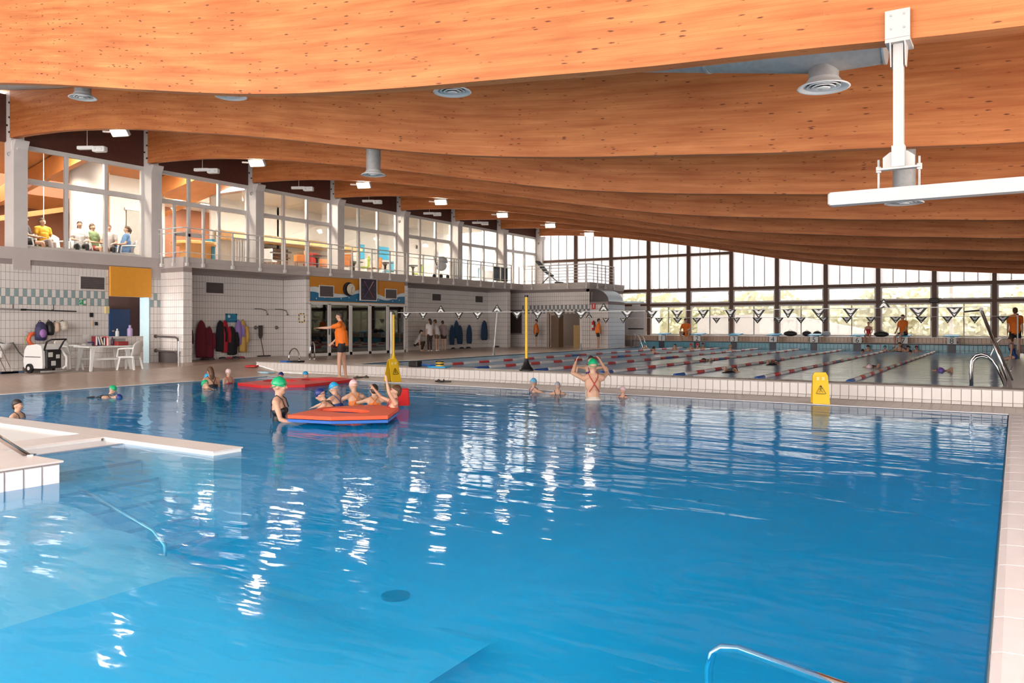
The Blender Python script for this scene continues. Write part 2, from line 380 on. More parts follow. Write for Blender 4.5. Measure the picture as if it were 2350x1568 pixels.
mb = MB().box(0.32, 6, -6, POOL_Y1, -0.2, 0.0).box(-0.2, 6, LEDGE_Y1, YE, 0.0, 0.28)
struct('floor_side', mb, DECKT, 'beige tiled deck beside the pools', 'floor')
# ---- ledge between the pools: core, a tile on every face place, capping strip
ledge = struct('wall_ledge', MB().box(-19.7, 6, LEDGE_Y0, LEDGE_Y1, 0, 0.285), GROUT, 'low white tiled parapet wall dividing the two pools', 'parapet')
us = rng(-19.7, 2.0, 0.157)
us = [u + 19.7 for u in us]
tiles(ledge, (-19.7, LEDGE_Y0, 0.062), (1, 0, 0), (0, 0, 1), (0, -1, 0), us, [0, 0.225], TILE, 300, 0.008, 0.01)
# sloped cove tiles at the foot
g = Vector((0, -0.05, -0.06)); gl = g.length
tiles(ledge, (-19.7, LEDGE_Y0 - 0.052, 0.002), (1, 0, 0), (-g).normalized(), Vector((0, -.76, .64)), us, [0, gl], TILE, 300, 0.008, 0.008, name='cove_tile')
mb = MB()
for u in us[:-1]: mb.add([], [])
capb = MB().box(-19.72, 6, LEDGE_Y0 - 0.012, LEDGE_Y1, 0.287, 0.302)
capb.build('cap_strip', M('ledge_cap', (0.42, 0.36, 0.33), 0.4, var=0.05), ledge)
MB().box(-19.71, -19.70, LEDGE_Y0, LEDGE_Y1, 0.0, 0.285).build('end_face', TILE, ledge)

# ---- near pool basin
BASIN = M('pool_basin', (0.42, 0.74, 0.95), 0.5, var=0.04, scale=1.5)
WHITEB = M('pool_white_tile', (0.90, 0.90, 0.90), 0.4, var=0.02)
PX0, PX1, PY0 = -17.5, -0.10, -5
zbn = -1.0
mb = MB()
mb.add([(PX0, PY0, zbn), (-4, PY0, zbn), (-4, POOL_Y1, zbn), (PX0, POOL_Y1, zbn), (PX1, PY0, -2.1), (PX1, POOL_Y1, -2.1)], [(0, 1, 2, 3), (1, 4, 5, 2)])
mb.add([(PX0, PY0, 0), (PX0, POOL_Y1, 0), (PX0, POOL_Y1, zbn), (PX0, PY0, zbn)], [(0, 1, 2, 3)])
mb.add([(PX0, POOL_Y1, 0), (PX1, POOL_Y1, 0), (PX1, POOL_Y1, -2.1), (PX0, POOL_Y1, zbn)], [(0, 1, 2, 3)])
mb.add([(PX1, PY0, 0), (PX1, POOL_Y1, 0), (PX1, POOL_Y1, -2.1), (PX1, PY0, -2.1)], [(0, 1, 2, 3)])
mb.add([(PX0, PY0, 0), (PX1, PY0, 0), (PX1, PY0, -2.1), (PX0, PY0, zbn)], [(0, 1, 2, 3)])
struct('floor_pool', mb, BASIN, 'pale blue tiled basin of the shallow teaching pool', 'pool basin')
struct('water_teaching_pool', MB().box(PX0 + .01, PX1 - .01, PY0 + .01, POOL_Y1 - .004, -2.15, -0.005), WATER, 'bright blue rippled water of the teaching pool', 'water')
# rims
mb = MB().box(PX0 - 0.14, PX0, -6, POOL_Y1, -0.1, 0.012).box(PX0 - 0.14, PX1, POOL_Y1, POOL_Y1 + 0.12, -0.1, 0.012)
struct('trim_1', mb, COPE, 'pale overflow rim along the far sides of the teaching pool', 'pool rim')
rim = thing('pool_coping', 'pale rounded tile coping along the side of the teaching pool', 'coping', (0.11, 0, 0), kind='structure')
yy = POOL_Y1 + 0.14; first = None
while yy > 1.0:
    if first is None:
        m_ = MB(); prof = [(-.21, -.12), (-.21, -.012), (-.195, .004), (-.16, .012), (.02, .020), (.15, .026), (.19, .022), (.21, .006), (.21, -.12)]
        m_.prism([(x, -0.245, z) for x, z in prof], (0, 0.49, 0)); me0 = m_.mesh('coping_tile', COPE); m_.fix(me0); first = True
    o = bpy.data.objects.new('coping_tile', me0); COL.objects.link(o); o.parent = rim; o.location = (0, yy - 0.25, 0); yy -= 0.5
MB().box(-.205, .205, -6, POOL_Y1 + .1, -0.2, -0.004).build('coping_bed', GROUT, rim)
# ---- entry steps, platform and partition in the teaching pool
st = thing('partition_wall', 'white topped dividing wall standing just proud of the pool water', 'pool wall', (0, 0, 0), kind='structure')
MB().box(-13.5, -7.47, 5.63, 6.0, -1.25, 0.03).build('wall_core', WHITEB, st)
MB().box(-13.5, -7.46, 5.615, 6.015, 0.03, 0.045).build('wall_cap', M('cap_tile', (0.80, 0.72, 0.70), 0.35, var=0.03), st)
MB().box(-10.1, -9.6, 1.5, 5.6, -1.25, 0.03).build('side_wall', WHITEB, st)
MB().box(-10.12, -9.58, 1.5, 5.61, 0.03, 0.045).build('side_cap', MATS['cap_tile'], st)
struct('floor_wading', MB().box(-13.5, -10.12, 1.5, 5.62, -1.2, 0.005), M('wading_white', (0.92, 0.91, 0.91), 0.3, var=0.01), 'bright white wading area behind the dividing wall', 'wading floor')
steps = thing('pool_steps', 'wide grey tiled steps going down into the water beside the dividing wall', 'steps', (0, 0, 0), kind='structure')
x = -9.6; z = 0.0
for k in range(6):
    x1 = x + (0.45 if k == 0 else 0.36)
    MB().box(x, x1, 3.95, 5.62, -1.25, z).build('step', M('step_tile', (0.74, 0.73, 0.77), 0.35, var=0.05), steps)
    MB().box(x1 - 0.012, x1 + 0.004, 3.96, 5.6, z - 0.03, z + 0.004).build('nosing', M('nosing', (0.34, 0.34, 0.38), 0.5, var=0.05), steps)
    x = x1; z -= 0.17
plat = thing('pool_platform', 'white tiled platform corner rising above the pool water', 'platform', (0, 0, 0), kind='structure')
MB().box(-9.6, -7.42, 1.5, 3.93, -1.25, 0.175).build('core', GROUT, plat)
MB().box(-9.62, -7.395, 1.5, 3.955, 0.178, 0.195).build('top_slab', MATS['cap_tile'], plat)
tiles(plat, (-7.42, 3.93, -0.42), (0, -1, 0), (0, 0, 1), (1, 0, 0), [0, .158, .316, .474, .632, .79, .948, 1.106, 1.264], [0, .59], M('platform_tile', (0.86, 0.85, 0.90), 0.2, var=0.02), 40, 0.012, 0.02)
ramp = thing('pool_ramp', 'white submerged entry ramp sloping down under the water', 'ramp', (0, 0, 0), kind='structure')
def rampz(x): return interp([(-7.42, -.10), (-7.06, -.10), (-7.05, -.22), (-6.31, -.22), (-6.30, -.34), (-5.2, -.40), (-3.6, -1.02)], x)
mb = MB(); gx = [-7.42, -7.06, -7.05, -6.31, -6.30, -5.8] + [-5.2 + .2 * i for i in range(10)]; gy = [0, 1, 2, 3, 3.5] + [3.6 + .12 * i for i in range(14)]
for y in gy:
    t = min(1, max(0, (y - 3.6) / 1.5)); t = t * t * (3 - 2 * t)
    for x in gx: mb.v.append((x, y, -1.0 + (rampz(x) + 1.0) * (1 - t) - .02 * (t >= 1)))
for j in range(len(gy) - 1):
    for i in range(6, len(gx) - 1): a0 = j * len(gx) + i; mb.f.append((a0, a0 + 1, a0 + 1 + len(gx), a0 + len(gx)))
mb.build('ramp_body', BASIN, ramp)
tr = MB(); tr.v = list(mb.v)
for j in range(len(gy) - 1):
    for i in range(6): a0 = j * len(gx) + i; tr.f.append((a0, a0 + 1, a0 + 1 + len(gx), a0 + len(gx)))
tr.build('upper_treads', WHITEB, ramp)

# ---- lane pool
mb = MB(); a = (-16.3, 16.95, -0.2, 37.85)
for q in ([(a[0], a[1]), (a[2], a[1])], [(a[2], a[1]), (a[2], a[3])], [(a[2], a[3]), (a[0], a[3])], [(a[0], a[3]), (a[0], a[1])]):
    mb.add([(*q[0], .28), (*q[1], .28), (*q[1], -1.6), (*q[0], -1.6)], [(0, 1, 2, 3)])
mb.add([(a[0], a[1], -1.6), (a[2], a[1], -1.6), (a[2], a[3], -1.6), (a[0], a[3], -1.6)], [(0, 1, 2, 3)])
struct('floor_lane_pool', mb, M('lane_basin', (0.40, 0.62, 0.75), 0.5, var=0.05), 'blue tiled basin of the long lane pool', 'pool basin')
struct('water_lane_pool', MB().box(a[0] + .01, a[2] - .01, a[1] + .01, a[3] - .01, -1.65, 0.262), WATER2, 'dark blue choppy water of the lane pool reflecting the windows', 'water')
mb = MB().box(-16.42, -16.3, 16.95, 37.85, 0.2, 0.29).box(-.2, .25, 16.95, 37.85, 0.2, 0.292)
struct('trim_2', mb, COPE, 'pale overflow rim along both sides of the lane pool', 'pool rim')
# end platform of the lane pool
endw = struct('wall_pool_end', MB().box(-16.6, 6, 37.85, 39.05, 0.0, 0.60), GROUT, 'raised end wall of the lane pool faced with turquoise tiles', 'end wall')
PBLUE = M('pool_blue_tile', (0.10, 0.36, 0.46), 0.25, var=0.06, scale=4)
tiles(endw, (-16.3, 37.85, 0.10), (1, 0, 0), (0, 0, 1), (0, -1, 0), rng(0, 16.1, 0.16), [0, .235, .47], PBLUE, 0, 0.012)
MB().box(-16.6, 6, 37.80, 38.1, 0.575, 0.61).build('edge_grating', M('grating', (0.06, 0.06, 0.075), 0.6, var=0.1), endw)
MB().box(-16.6, 6, 38.1, 39.0, 0.60, 0.606).build('deck', DECKT, endw)
par = struct('wall_sill', MB().box(-17.6, 6, 38.98, 39.3, 0.28, 0.84), GROUT, 'beige tiled low wall under the end windows', 'sill wall')
BTILE = M('beige_tile', (0.62, 0.44, 0.32), 0.3, var=0.06, scale=3)
tiles(par, (-17.6, 38.98, 0.606), (1, 0, 0), (0, 0, 1), (0, -1, 0), rng(0, 19.6, 0.16), [0, .234], BTILE, 0, 0.012)
MB().box(-17.6, 6, 38.93, 39.3, 0.84, 0.875).build('sill_board', FRAMEW, par)

# ---- left wall, lower storey
LW = thing('wall_left', 'white tiled lower wall beneath the upstairs windows', 'wall', (0, 0, 0), kind='structure')
YD0, YD1 = 13.5, 14.84
mb = MB().box(-22.95, XC - .008, -6, YD0, 0, 3.2).box(-22.95, XC - .008, YD1, 35.2, 0, 3.2).box(-22.95, XC - .01, YD0, YD1, 2.28, 3.2)
mb.build('backing', GROUT, LW)
TW, THH = 0.1095, 0.2165
vs = [0.25 - .2165 + THH * k for k in range(15)]; vs = [v for v in vs if v < 3.22]
rowz = lambda j: 0.0
us1 = [10.1 + TW * k for k in range(int((YD0 - 10.1) / TW) + 1)]; us1[-1] = YD0
# chequer band: rows whose bottom lies at 2.0 and 2.215
jb = min(range(len(vs)), key=lambda j: abs(vs[j] - 1.985))
sp = lambda u, v: 12.55 < u < 13.28 and 2.53 < v < 2.85
tiles(LW, (XC - .008, 0, 0), (0, 1, 0), (0, 0, 1), (1, 0, 0), us1, vs, TILE, 300, 0.008, 0.008, alt=lambda i, j: (j == jb and i % 2 == 0) or (j == jb + 1 and i % 2 == 1), altmat=TEAL,
      order=lambda c: (abs(c[1] - jb - 0.5) > 1, c[0] * 0 + abs(c[1] - jb)))
tiles(LW, (XC - .008, 0, 0), (0, 1, 0), (0, 0, 1), (1, 0, 0), rng(YD1, 15.2, .115), vs, TILE, 0, 0.008, 0.008, alt=lambda i, j: (j == jb and i % 2 == 0) or (j == jb + 1 and i % 2 == 1), altmat=TEAL)
tiles(LW, (XC - .008, 0, 0), (0, 1, 0), (0, 0, 1), (1, 0, 0), rng(15.5, 20.15, TW), vs, TILE, 0, 0.010, 0.008)
tiles(LW, (XC - .008, 0, 0), (0, 1, 0), (0, 0, 1), (1, 0, 0), rng(25.9, 33.6, TW), vs, TILE, 0, 0.012, 0.008)
MB().box(XC - .01, XC + .004, 34.0, 35.2, 0.28, 3.2).build('ochre_panel', M('ochre', (0.45, 0.20, 0.03), 0.6), LW)
# concrete band with the stub haunches under the columns
struct('trim_3', MB().box(-23.4, XC + .03, -6, 15.16, 3.2, 3.52).box(-23.4, XC + .035, 10.82, 11.26, 2.92, 3.2).box(-23.4, XC + .035, 14.86, 15.2, 2.88, 3.2), CONC, 'grey concrete band under the upstairs window of the spectators', 'band')
# pillars that project from the wall (side face and front face tiled)
def pillar(y0, y1, label, z1=3.2, x1=XF, zt_=None):
    p = thing('wall_pillar', label, 'pillar', (0, 0, 0), kind='structure')
    MB().box(XC - .02, x1 - .008, y0 + .008, y1 - .008, 0.1, z1).build('core', GROUT, p)
    v = [q for q in vs if q < z1 + .02]
    tiles(p, (XC, y0 + .008, 0), (1, 0, 0), (0, 0, 1), (0, -1, 0), rng(0, x1 - XC, TW), v, TILE, 0, 0.009, 0.008)
    tiles(p, (x1 - .008, y0, 0), (0, 1, 0), (0, 0, 1), (1, 0, 0), rng(0, y1 - y0, TW), v, TILE, 0, 0.009, 0.008)
    return p
pillar(15.18, 15.5, 'white tiled pillar beside the steel handrail and blue doorway')
pillar(20.16, 20.36, 'white tiled pillar at the door edge nearest the hanging robes')
pillar(25.66, 25.86, 'slim white tiled pillar beyond the glass doors')
pillar(33.58, 33.9, 'white tiled pillar at the far end of the balcony')

# doorway recess beside the counter: passage with blue lockers
pas = thing('doorway', 'dim doorway under the orange panel with blue doors inside', 'doorway', (0, 0, 0), kind='structure')
JAMB = M('jamb_paint', (0.36, 0.50, 0.56), 0.4, var=0.05)
MB().box(-23.25, XC + .002, YD1 - .04, YD1 - .002, 0.2, 2.28).build('jamb', JAMB, pas)
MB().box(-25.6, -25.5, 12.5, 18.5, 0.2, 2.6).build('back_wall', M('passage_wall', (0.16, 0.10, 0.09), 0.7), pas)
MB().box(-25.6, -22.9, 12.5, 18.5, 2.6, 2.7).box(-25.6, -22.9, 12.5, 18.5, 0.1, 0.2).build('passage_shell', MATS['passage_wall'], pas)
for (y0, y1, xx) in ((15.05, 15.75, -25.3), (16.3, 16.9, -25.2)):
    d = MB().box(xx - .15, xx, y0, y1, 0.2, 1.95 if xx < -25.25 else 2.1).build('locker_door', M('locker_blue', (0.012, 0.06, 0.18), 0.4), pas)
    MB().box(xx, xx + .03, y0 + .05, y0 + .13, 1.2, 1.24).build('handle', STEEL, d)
pan = tag(MB().cbox((XC + .04, (YD0 + YD1) / 2, 2.725), 0.04, (YD1 - YD0) / 2, 0.445).build('orange_panel', ORANGE), 'plain orange panel over the doorway', 'panel')

# ---- mezzanine wall and water-tank block at the far corner
MZ = thing('wall_mezzanine', 'tiled wall with grey chequer band under the far balcony', 'wall', (0, 0, 0), kind='structure')
DX0, DX1 = -20.15, -18.35
MB().box(XC - .1, DX0, 35.208, 35.4, 0.2, 3.2).box(DX1, -17.8, 35.208, 35.4, 0.2, 3.2).box(DX0, DX1, 35.208, 35.4, 2.02, 3.2).box(-17.98, -17.808, 35.208, 39.2, 0.2, 3.2).build('backing', GROUT, MZ)
MB().box(XC, DX0, 37.5, 37.6, .28, 3.1).box(DX0, -17.9, 37.4, 37.5, .28, 3.1).build('inner_wall', M('room_dark', (0.10, 0.075, 0.06), 0.8), MZ)
usm = rng(0, 4.96, 0.115); jm = min(range(len(vs)), key=lambda j: abs(vs[j] - 2.0))
tiles(MZ, (XC, 35.208, 0), (1, 0, 0), (0, 0, 1), (0, -1, 0), usm, vs, TILE, 0, 0.012, 0.008, skip=lambda u, v: (DX0 - XC < u < DX1 - XC and v < 2.02) or (u < 1.0 and 1.0 < v < 2.15),
      alt=lambda i, j: ((j == jm and i % 2 == 0) or (j == jm + 1 and i % 2 == 1)) and usm[i] > 1.0, altmat=M('slate_tile', (0.20, 0.24, 0.27), 0.3))
tiles(MZ, (-17.808, 35.2, 0), (0, 1, 0), (0, 0, 1), (1, 0, 0), rng(0, 4, TW), vs, TILE, 0, 0.012, 0.008)
MB().box(XC, XC + 1.0, 35.19, 35.21, 0.98, 2.15).build('opening_shade', M('opening_shade', (0.07, 0.05, 0.05), 0.5), MZ)  # dark sheet painted in for the shade of an opening
fr = MB().box(DX0 - .07, DX0, 35.16, 35.3, .28, 2.1).box(DX1, DX1 + .07, 35.16, 35.3, .28, 2.1).box(DX0 - .07, DX1 + .07, 35.16, 35.3, 2.02, 2.1)
fr.build('door_frame', M('wood_frame', (0.42, 0.30, 0.22), 0.5), MZ)
MB().box(DX0 + .05, DX0 + .5, 35.4, 35.9, 0.28, 1.9).build('cupboard', M('cupboard', (0.22, 0.14, 0.09), 0.6), MZ)
MB().box(DX1 - .45, DX1 - .05, 35.4, 36.1, 0.28, 1.4).build('shelf_unit', M('shelf_unit', (0.45, 0.30, 0.12), 0.6), MZ)
tk = thing('tank_block', 'white tiled block with a curved hood against the far corner', 'tiled block', (0, 0, 0), kind='structure')
MB().box(-17.8, -16.81, 35.24, 37.2, .28, 2.55).build('core', GROUT, tk)
tiles(tk, (-17.8, 35.24, 0), (1, 0, 0), (0, 0, 1), (0, -1, 0), rng(0, .99, TW), [v for v in vs if v < 2.6], TILE, 0, 0.012)
tiles(tk, (-16.81, 35.24, 0), (0, 1, 0), (0, 0, 1), (1, 0, 0), rng(0, 1.96, TW), [v for v in vs if v < 2.6], M('daylit_tile', (0.66, 0.74, 0.86), 0.2, var=.03), 0, 0.012)  # cool daylight painted into the tile colour of this face
hood = [(-17.8, 35.5, 2.57)] + [(-17.75 + 0.0 + 0.85 * math.sin(t), 35.5, 2.57 + 0.62 * math.cos(t)) for t in [R(a) for a in range(0, 91, 9)]]
MB().prism(hood, (0, 1.7, 0)).build('curved_hood', M('hood_metal', (0.34, 0.40, 0.45), 0.35, 0.4), tk, smooth=True, auto=True)
MB().prism([(p[0], 35.47, p[2]) for p in hood], (0, 0.03, 0)).build('hood_end', M('hood_dark', (0.13, 0.11, 0.11), 0.4, 0.3), tk)

# ---- balcony slabs
struct('trim_4', MB().box(-23.4, XF, 15.18, 35.1, 3.2, 3.36).box(-23.4, XF + .02, 15.18, 35.1, 3.36, 3.52), CONC, 'grey balcony slab running in front of the upstairs rooms', 'balcony')
struct('trim_5', MB().box(-23.4, -17.75, 35.1, YE, 3.2, 3.36).box(-23.4, -17.73, 35.08, YE, 3.36, 3.52), CONC, 'grey slab of the far corner balcony', 'balcony')

# ---- columns with haunch and bolts
for k, yc in enumerate(YC):
    c = thing('wall_column', 'pale concrete column %s' % ['carrying the beam nearest the spectators', 'between the spectators and the balcony door', 'with a camera beside the brown tables', 'after the orange chairs', 'before the green chairs', 'behind the slatted balcony gate', 'beside the glass balustrade', 'in the far corner by the end glazing'][k], 'column', (XC, yc, 0), kind='structure')
    x0, x1 = XW - XC - .05, 0.0
    MB().prism([(x0, -.18, 3.5), (x1, -.18, 3.5), (x1, -.18, 5.75), (x1 + .0, -.18, 6.2), (x1 + .10, -.18, 6.38), (x1 + .10, -.18, 6.42), (x0, -.18, 6.42)], (0, .36, 0)).build('shaft', CONC2, c)
    MB().box(x0, -.16, -.17, .17, 6.40, 7.75).build('upper_stub', CONC2, c)
    for (bx, bz) in ((-.24, 6.65), (-.24, 7.05), (-.36, 6.85), (-.24, 7.45)):
        MB().tube([(bx, -.17, bz), (bx, -.195, bz)], .028, 8).build('bolt', BLACK, c)
# brown wood infill above the upstairs windows, its shadow put into the colour
mb = MB()
for k in range(len(YC) - 1): mb.box(XW - .06, XW + .02, YC[k] + .17, YC[k + 1] - .17, 6.40, 7.7)
mb.box(XW - .06, XW + .02, -6, YC[0] - .17, 6.40, 7.7)
struct('wall_upper', mb, SHADEDWOOD, 'shadow-toned brown wood infill above the upstairs windows', 'wall')

# ---- upstairs windows, one per bay: frame members and panes
names_bay = ['with spectators behind it', 'with the balcony door', 'in front of the brown armchairs', 'in front of the blue wall panels', 'with the notice on the wall behind', 'with the round duct behind', 'looking out to garden greenery']
def window(k):
    y0, y1 = YC[k] + .18, YC[k + 1] - .18
    w = thing('window_%d' % (k + 1), 'white framed upstairs window ' + names_bay[k], 'window', (0, 0, 0), kind='structure')
    zs, zm, ztop = 3.52, 5.46, 6.40
    f = .09
    def fr(name, y0_, y1_, z0_, z1_, d=.10): MB().box(XW - d / 2, XW + d / 2, y0_, y1_, z0_, z1_).build(name, FRAMEW, w)
    fr('sill', y0, y1, zs, zs + .10, .16); fr('transom', y0, y1, zm - .11, zm + .03, .14); fr('head', y0, y1, ztop - .12, ztop, .12)
    fr('side_frame', y0, y0 + f, zs, ztop); fr('side_frame', y1 - f, y1, zs, ztop)
    t = [y0 + (y1 - y0) * q for q in (0, .345, .665, 1)]
    for q in (1, 2): fr('mullion', t[q] - .05, t[q] + .05, zs, ztop)
    if k == 1:
        for q in (.20, .50): fr('door_stile', y0 + (y1 - y0) * q - .035, y0 + (y1 - y0) * q + .035, zs, zm)
        fr('door_rail', y0 + (y1 - y0) * .20, y0 + (y1 - y0) * .5, 4.35, 4.45)
    for q in range(3):
        for (a_, b_) in ((zs + .1, zm - .11), (zm + .03, ztop - .12)):
            MB().box(XW - .008, XW + .008, t[q] + .05, t[q + 1] - .05, a_, b_).build('pane', GLASS, w)
for k in range(7): window(k)

# ---- glulam beams
def beam(i, y):
    mb = MB(); xs = [-22.93 + .45 * j for j in range(65)]; xs = [x for x in xs if x < 5.9] + [5.93]; uv = []
    ss = [0]
    for a_, b_ in zip(xs, xs[1:]): ss.append(ss[-1] + math.hypot(b_ - a_, zb(b_) - zb(a_)))
    T = .16
    def strip(fa, fb, ua, ub):
        k = len(mb.v)
        for j, x in enumerate(xs):
            mb.v += [fa(x), fb(x)]; uv.extend([(ss[j] + i * 7.3, ua(x) + i * 3.1), (ss[j] + i * 7.3, ub(x) + i * 3.1)])
        for j in range(len(xs) - 1): mb.f.append((k + 2 * j, k + 2 * j + 2, k + 2 * j + 3, k + 2 * j + 1))
    strip(lambda x: (x, y, zb(x)), lambda x: (x, y, zt(x)), lambda x: 0, lambda x: zt(x) - zb(x))
    strip(lambda x: (x, y + T, zb(x)), lambda x: (x, y, zb(x)), lambda x: -T, lambda x: 0)
    strip(lambda x: (x, y + T, zt(x)), lambda x: (x, y + T, zb(x)), lambda x: zt(x) - zb(x) + .5, lambda x: .5)
    k = len(mb.v)
    for x in (xs[0], xs[-1]):
        for (yy_, z) in ((y, zb(x)), (y + T, zb(x)), (y + T, zt(x)), (y, zt(x))): mb.v.append((x, yy_, z)); uv.append((yy_, z))
    mb.f += [(k, k + 1, k + 2, k + 3), (k + 7, k + 6, k + 5, k + 4)]
    mb.uv = uv
    lab = ['first curved orange timber roof beam, spanning the top of the picture', 'second curved timber roof beam, its end on the column by the spectators', 'third timber roof beam, below the row of round air diffusers', 'fourth timber roof beam counted from the white hanging pole', 'fifth timber roof beam counted from the white hanging pole', 'sixth timber roof beam, dim reddish brown', 'seventh timber roof beam, third before the end glazing', 'eighth timber roof beam, next to last before the end glazing', 'last timber roof beam, lying along the top of the end glazing'][i]
    o = mb.build('glulam_beam', WOOD); tag(o, lab, 'roof beam', 'curved timber roof beams', 'thing')
for i, y in enumerate(YB): beam(i, y)
# roof boards over the beams
mb = MB(); xs = [-23.5 + 1.0 * j for j in range(31)]
for a_, b_ in zip(xs, xs[1:]): mb.add([(a_, -6.2, zt(a_) + .01), (b_, -6.2, zt(b_) + .01), (b_, 39.6, zt(b_) + .01), (a_, 39.6, zt(a_) + .01)], [(0, 1, 2, 3)])
o = struct('ceiling', mb, CEIL, 'pale boarded roof lining above the timber beams', 'ceiling')

# ---- end glazing
PXS = [-22.9] + [-20.69, -18.53, -16.36, -14.17, -11.96, -9.74, -7.51, -5.26, -3.01, -.76, 1.47, 3.7, 5.95]
EW = thing('window_8', 'tall end glazing of brown framed translucent panels and clear windows', 'glazed wall', (0, 0, 0), kind='structure')
ye = 39.28
for x in PXS[1:]:
    MB().box(x - .09, x + .09, ye - .1, ye + .12, .84, zb(x) + .3).build('post', BROWNFR, EW)
for (z, h) in ((2.45, .13), (3.22, .15), (5.0, .13)):
    for a_, b_ in zip(PXS, PXS[1:]):
        if z > 4.9 and zb(b_) < 4.9: continue
        if z < 3.4 and b_ < -17: continue
        MB().box(a_ + .09, b_ - .09, ye - .06, ye + .06, z - h / 2, z + h / 2).build('rail', BROWNFR, EW)
for a_, b_ in zip(PXS, PXS[1:]):
    zlo = 3.52 if b_ < -17.9 else 3.30
    # translucent sheets, four to a bay, thin dark joints between them
    n = 4; w = (b_ - a_ - .18) / n
    for q in range(n):
        xa = a_ + .09 + q * w; xb = xa + w; zh = min(zb(xa), zb(xb)) + .15
        for (z0, z1) in ((zlo, 4.93), (5.07, zh)) if zh > 5.15 else ((zlo, zh),):
            MB().box(xa + .006, xb - .006, ye - .012, ye + .012, z0, z1).build('panel', POLY, EW)
        if q: MB().box(xa - .011, xa + .011, ye - .03, ye + .03, zlo, zh).build('joint_bar', M('joint_bar', (0.30, 0.31, 0.33), 0.5), EW)
    if b_ < -16.4: continue
    for (z0, z1, split) in ((2.515, 3.145, False), (.88, 2.385, True)):
        f = .07; W0, W1 = a_ + .09, b_ - .09
        if split and abs(a_ + 18.53) < .1: continue
        fm = MB().box(W0, W0 + f, ye - .05, ye + .03, z0, z1).box(W1 - f, W1, ye - .05, ye + .03, z0, z1).box(W0 + f, W1 - f, ye - .05, ye + .03, z0, z0 + f).box(W0 + f, W1 - f, ye - .05, ye + .03, z1 - f, z1)
        fo = fm.build('sash_frame', FRAMEW, EW)
        if split:
            MB().box((W0 + W1) / 2 - .02, (W0 + W1) / 2 + .02, ye - .04, ye + .02, z0 + f, z1 - f).build('mullion', M('grey_mullion', (0.35, 0.34, 0.33), .5), fo)
            MB().box(W0 + f, (W0 + W1) / 2 - .02, ye - .005, ye + .005, z0 + f, z1 - f).build('pane', ENDGLASS, fo)
            MB().box((W0 + W1) / 2 + .02, W1 - f, ye - .005, ye + .005, z0 + f, z1 - f).build('pane', ENDGLASS, fo)
            MB().box(W1 - f * .7, W1 - f * .3, ye - .08, ye - .05, 1.6, 1.72).build('catch', BLACK, fo)
        else:
            MB().box(W0 + f, W1 - f, ye - .005, ye + .005, z0 + f, z1 - f).build('pane', ENDGLASS, fo)
# emergency door at the far corner
d8 = thing('door_1', 'white emergency exit door with a dark push bar beside the tiled block', 'door', (0, 0, 0), kind='structure')
MB().box(-17.75, -16.48, 39.12, 39.24, .28, 2.40).build('leaf', WHITE, d8)
MB().box(-17.45, -16.6, 39.1, 39.12, .5, 2.25).build('door_panel', M('door_grey', (0.68, 0.66, 0.66), .4), d8)
MB().tube([(-17.45, 39.1, 1.2), (-17.43, 39.0, 1.2), (-16.62, 39.0, 1.2), (-16.6, 39.1, 1.2)], .03, 6).build('push_bar', BLACK, d8)
MB().cbox((-17.0, 39.08, 2.44), .22, .05, .05).build('lamp', WPLAST, d8)

# ---- unseen sides: glazed wall behind the camera, side wall closed past the near bays to darken far beams
mb = MB().box(-23.4, 6.1, -6.1, -5.95, 0, .5)
for x in range(-23, 7, 4): mb.box(x - .1, x + .1, -6.1, -5.95, .5, 7.6)
mb.box(-23.4, 6.1, -6.1, -5.95, 3.3, 3.45)
struct('wall_back', mb, BROWNFR, 'brown framed glazing closing the hall behind the camera', 'wall')
mb = MB().box(5.95, 6.1, -6, 39.3, 0, .7).box(5.95, 6.1, 14, 39.3, .7, 3.3).box(5.95, 6.1, -6, 39.3, 3.3, 5.1)
for y in range(-6, 40, 3): mb.box(5.95, 6.1, y - .1, y + .1, .7, 3.3)
struct('wall_right', mb, BROWNFR, 'brown side wall, glazed near the camera and closed beyond to darken the beams', 'wall')
struct('wall_left_upper', MB().box(-23.3, -23.2, -6, 9.0, 3.52, 7.9), WHITE, 'plain white upper wall before the spectator window', 'wall')

# ================================================================ ROOMS BEHIND THE UPSTAIRS WINDOWS
RW = M('room_white', (0.82, 0.78, 0.74), 0.6, var=0.02)
WARMW = M('warm_board', (0.55, 0.21, 0.06), 0.5, var=0.12, scale=3)
struct('floor_upstairs', MB().box(-32, -23.42, 6, 18.9, 3.15, 3.3).box(-32, -23.42, 18.9, 39.2, 3.3, 3.5), M('room_floor', (0.45, 0.36, 0.28), 0.5), 'floor of the rooms behind the upstairs windows', 'floor')
mb = MB().box(-31.6, -31.5, 6, 24, 3.5, 7).box(-31.6, -23.4, 6, 6.1, 3.5, 7.5)
struct('wall_gallery', mb, M('gallery_wood', (0.22, 0.075, 0.03), 0.6, var=0.1, scale=2), 'dark timber back wall of the spectator gallery', 'wall')
mb = MB().box(-27.6, -27.5, 20.6, 36.5, 3.5, 6.6).box(-27.2, -27.0, 15.9, 18.2, 3.5, 7.0).box(-31.5, -27.5, 24, 24.1, 3.5, 6.6)
struct('wall_room', mb, RW, 'white inner wall of the upstairs cafe', 'wall')
def slope(x): return 7.45 + (x + 23.4) * 0.2
mb = MB()
for (x0, x1, y0, y1) in ((-32, -30.0, 6, 20.6), (-28.4, -23.4, 6, 20.6), (-30.0, -28.4, 6, 10.2), (-30.0, -28.4, 16.2, 17.6), (-30.0, -28.4, 20.2, 20.6)):
    mb.add([(x0, y0, slope(x0)), (x1, y0, slope(x1)), (x1, y1, slope(x1)), (x0, y1, slope(x0))], [(0, 1, 2, 3)])
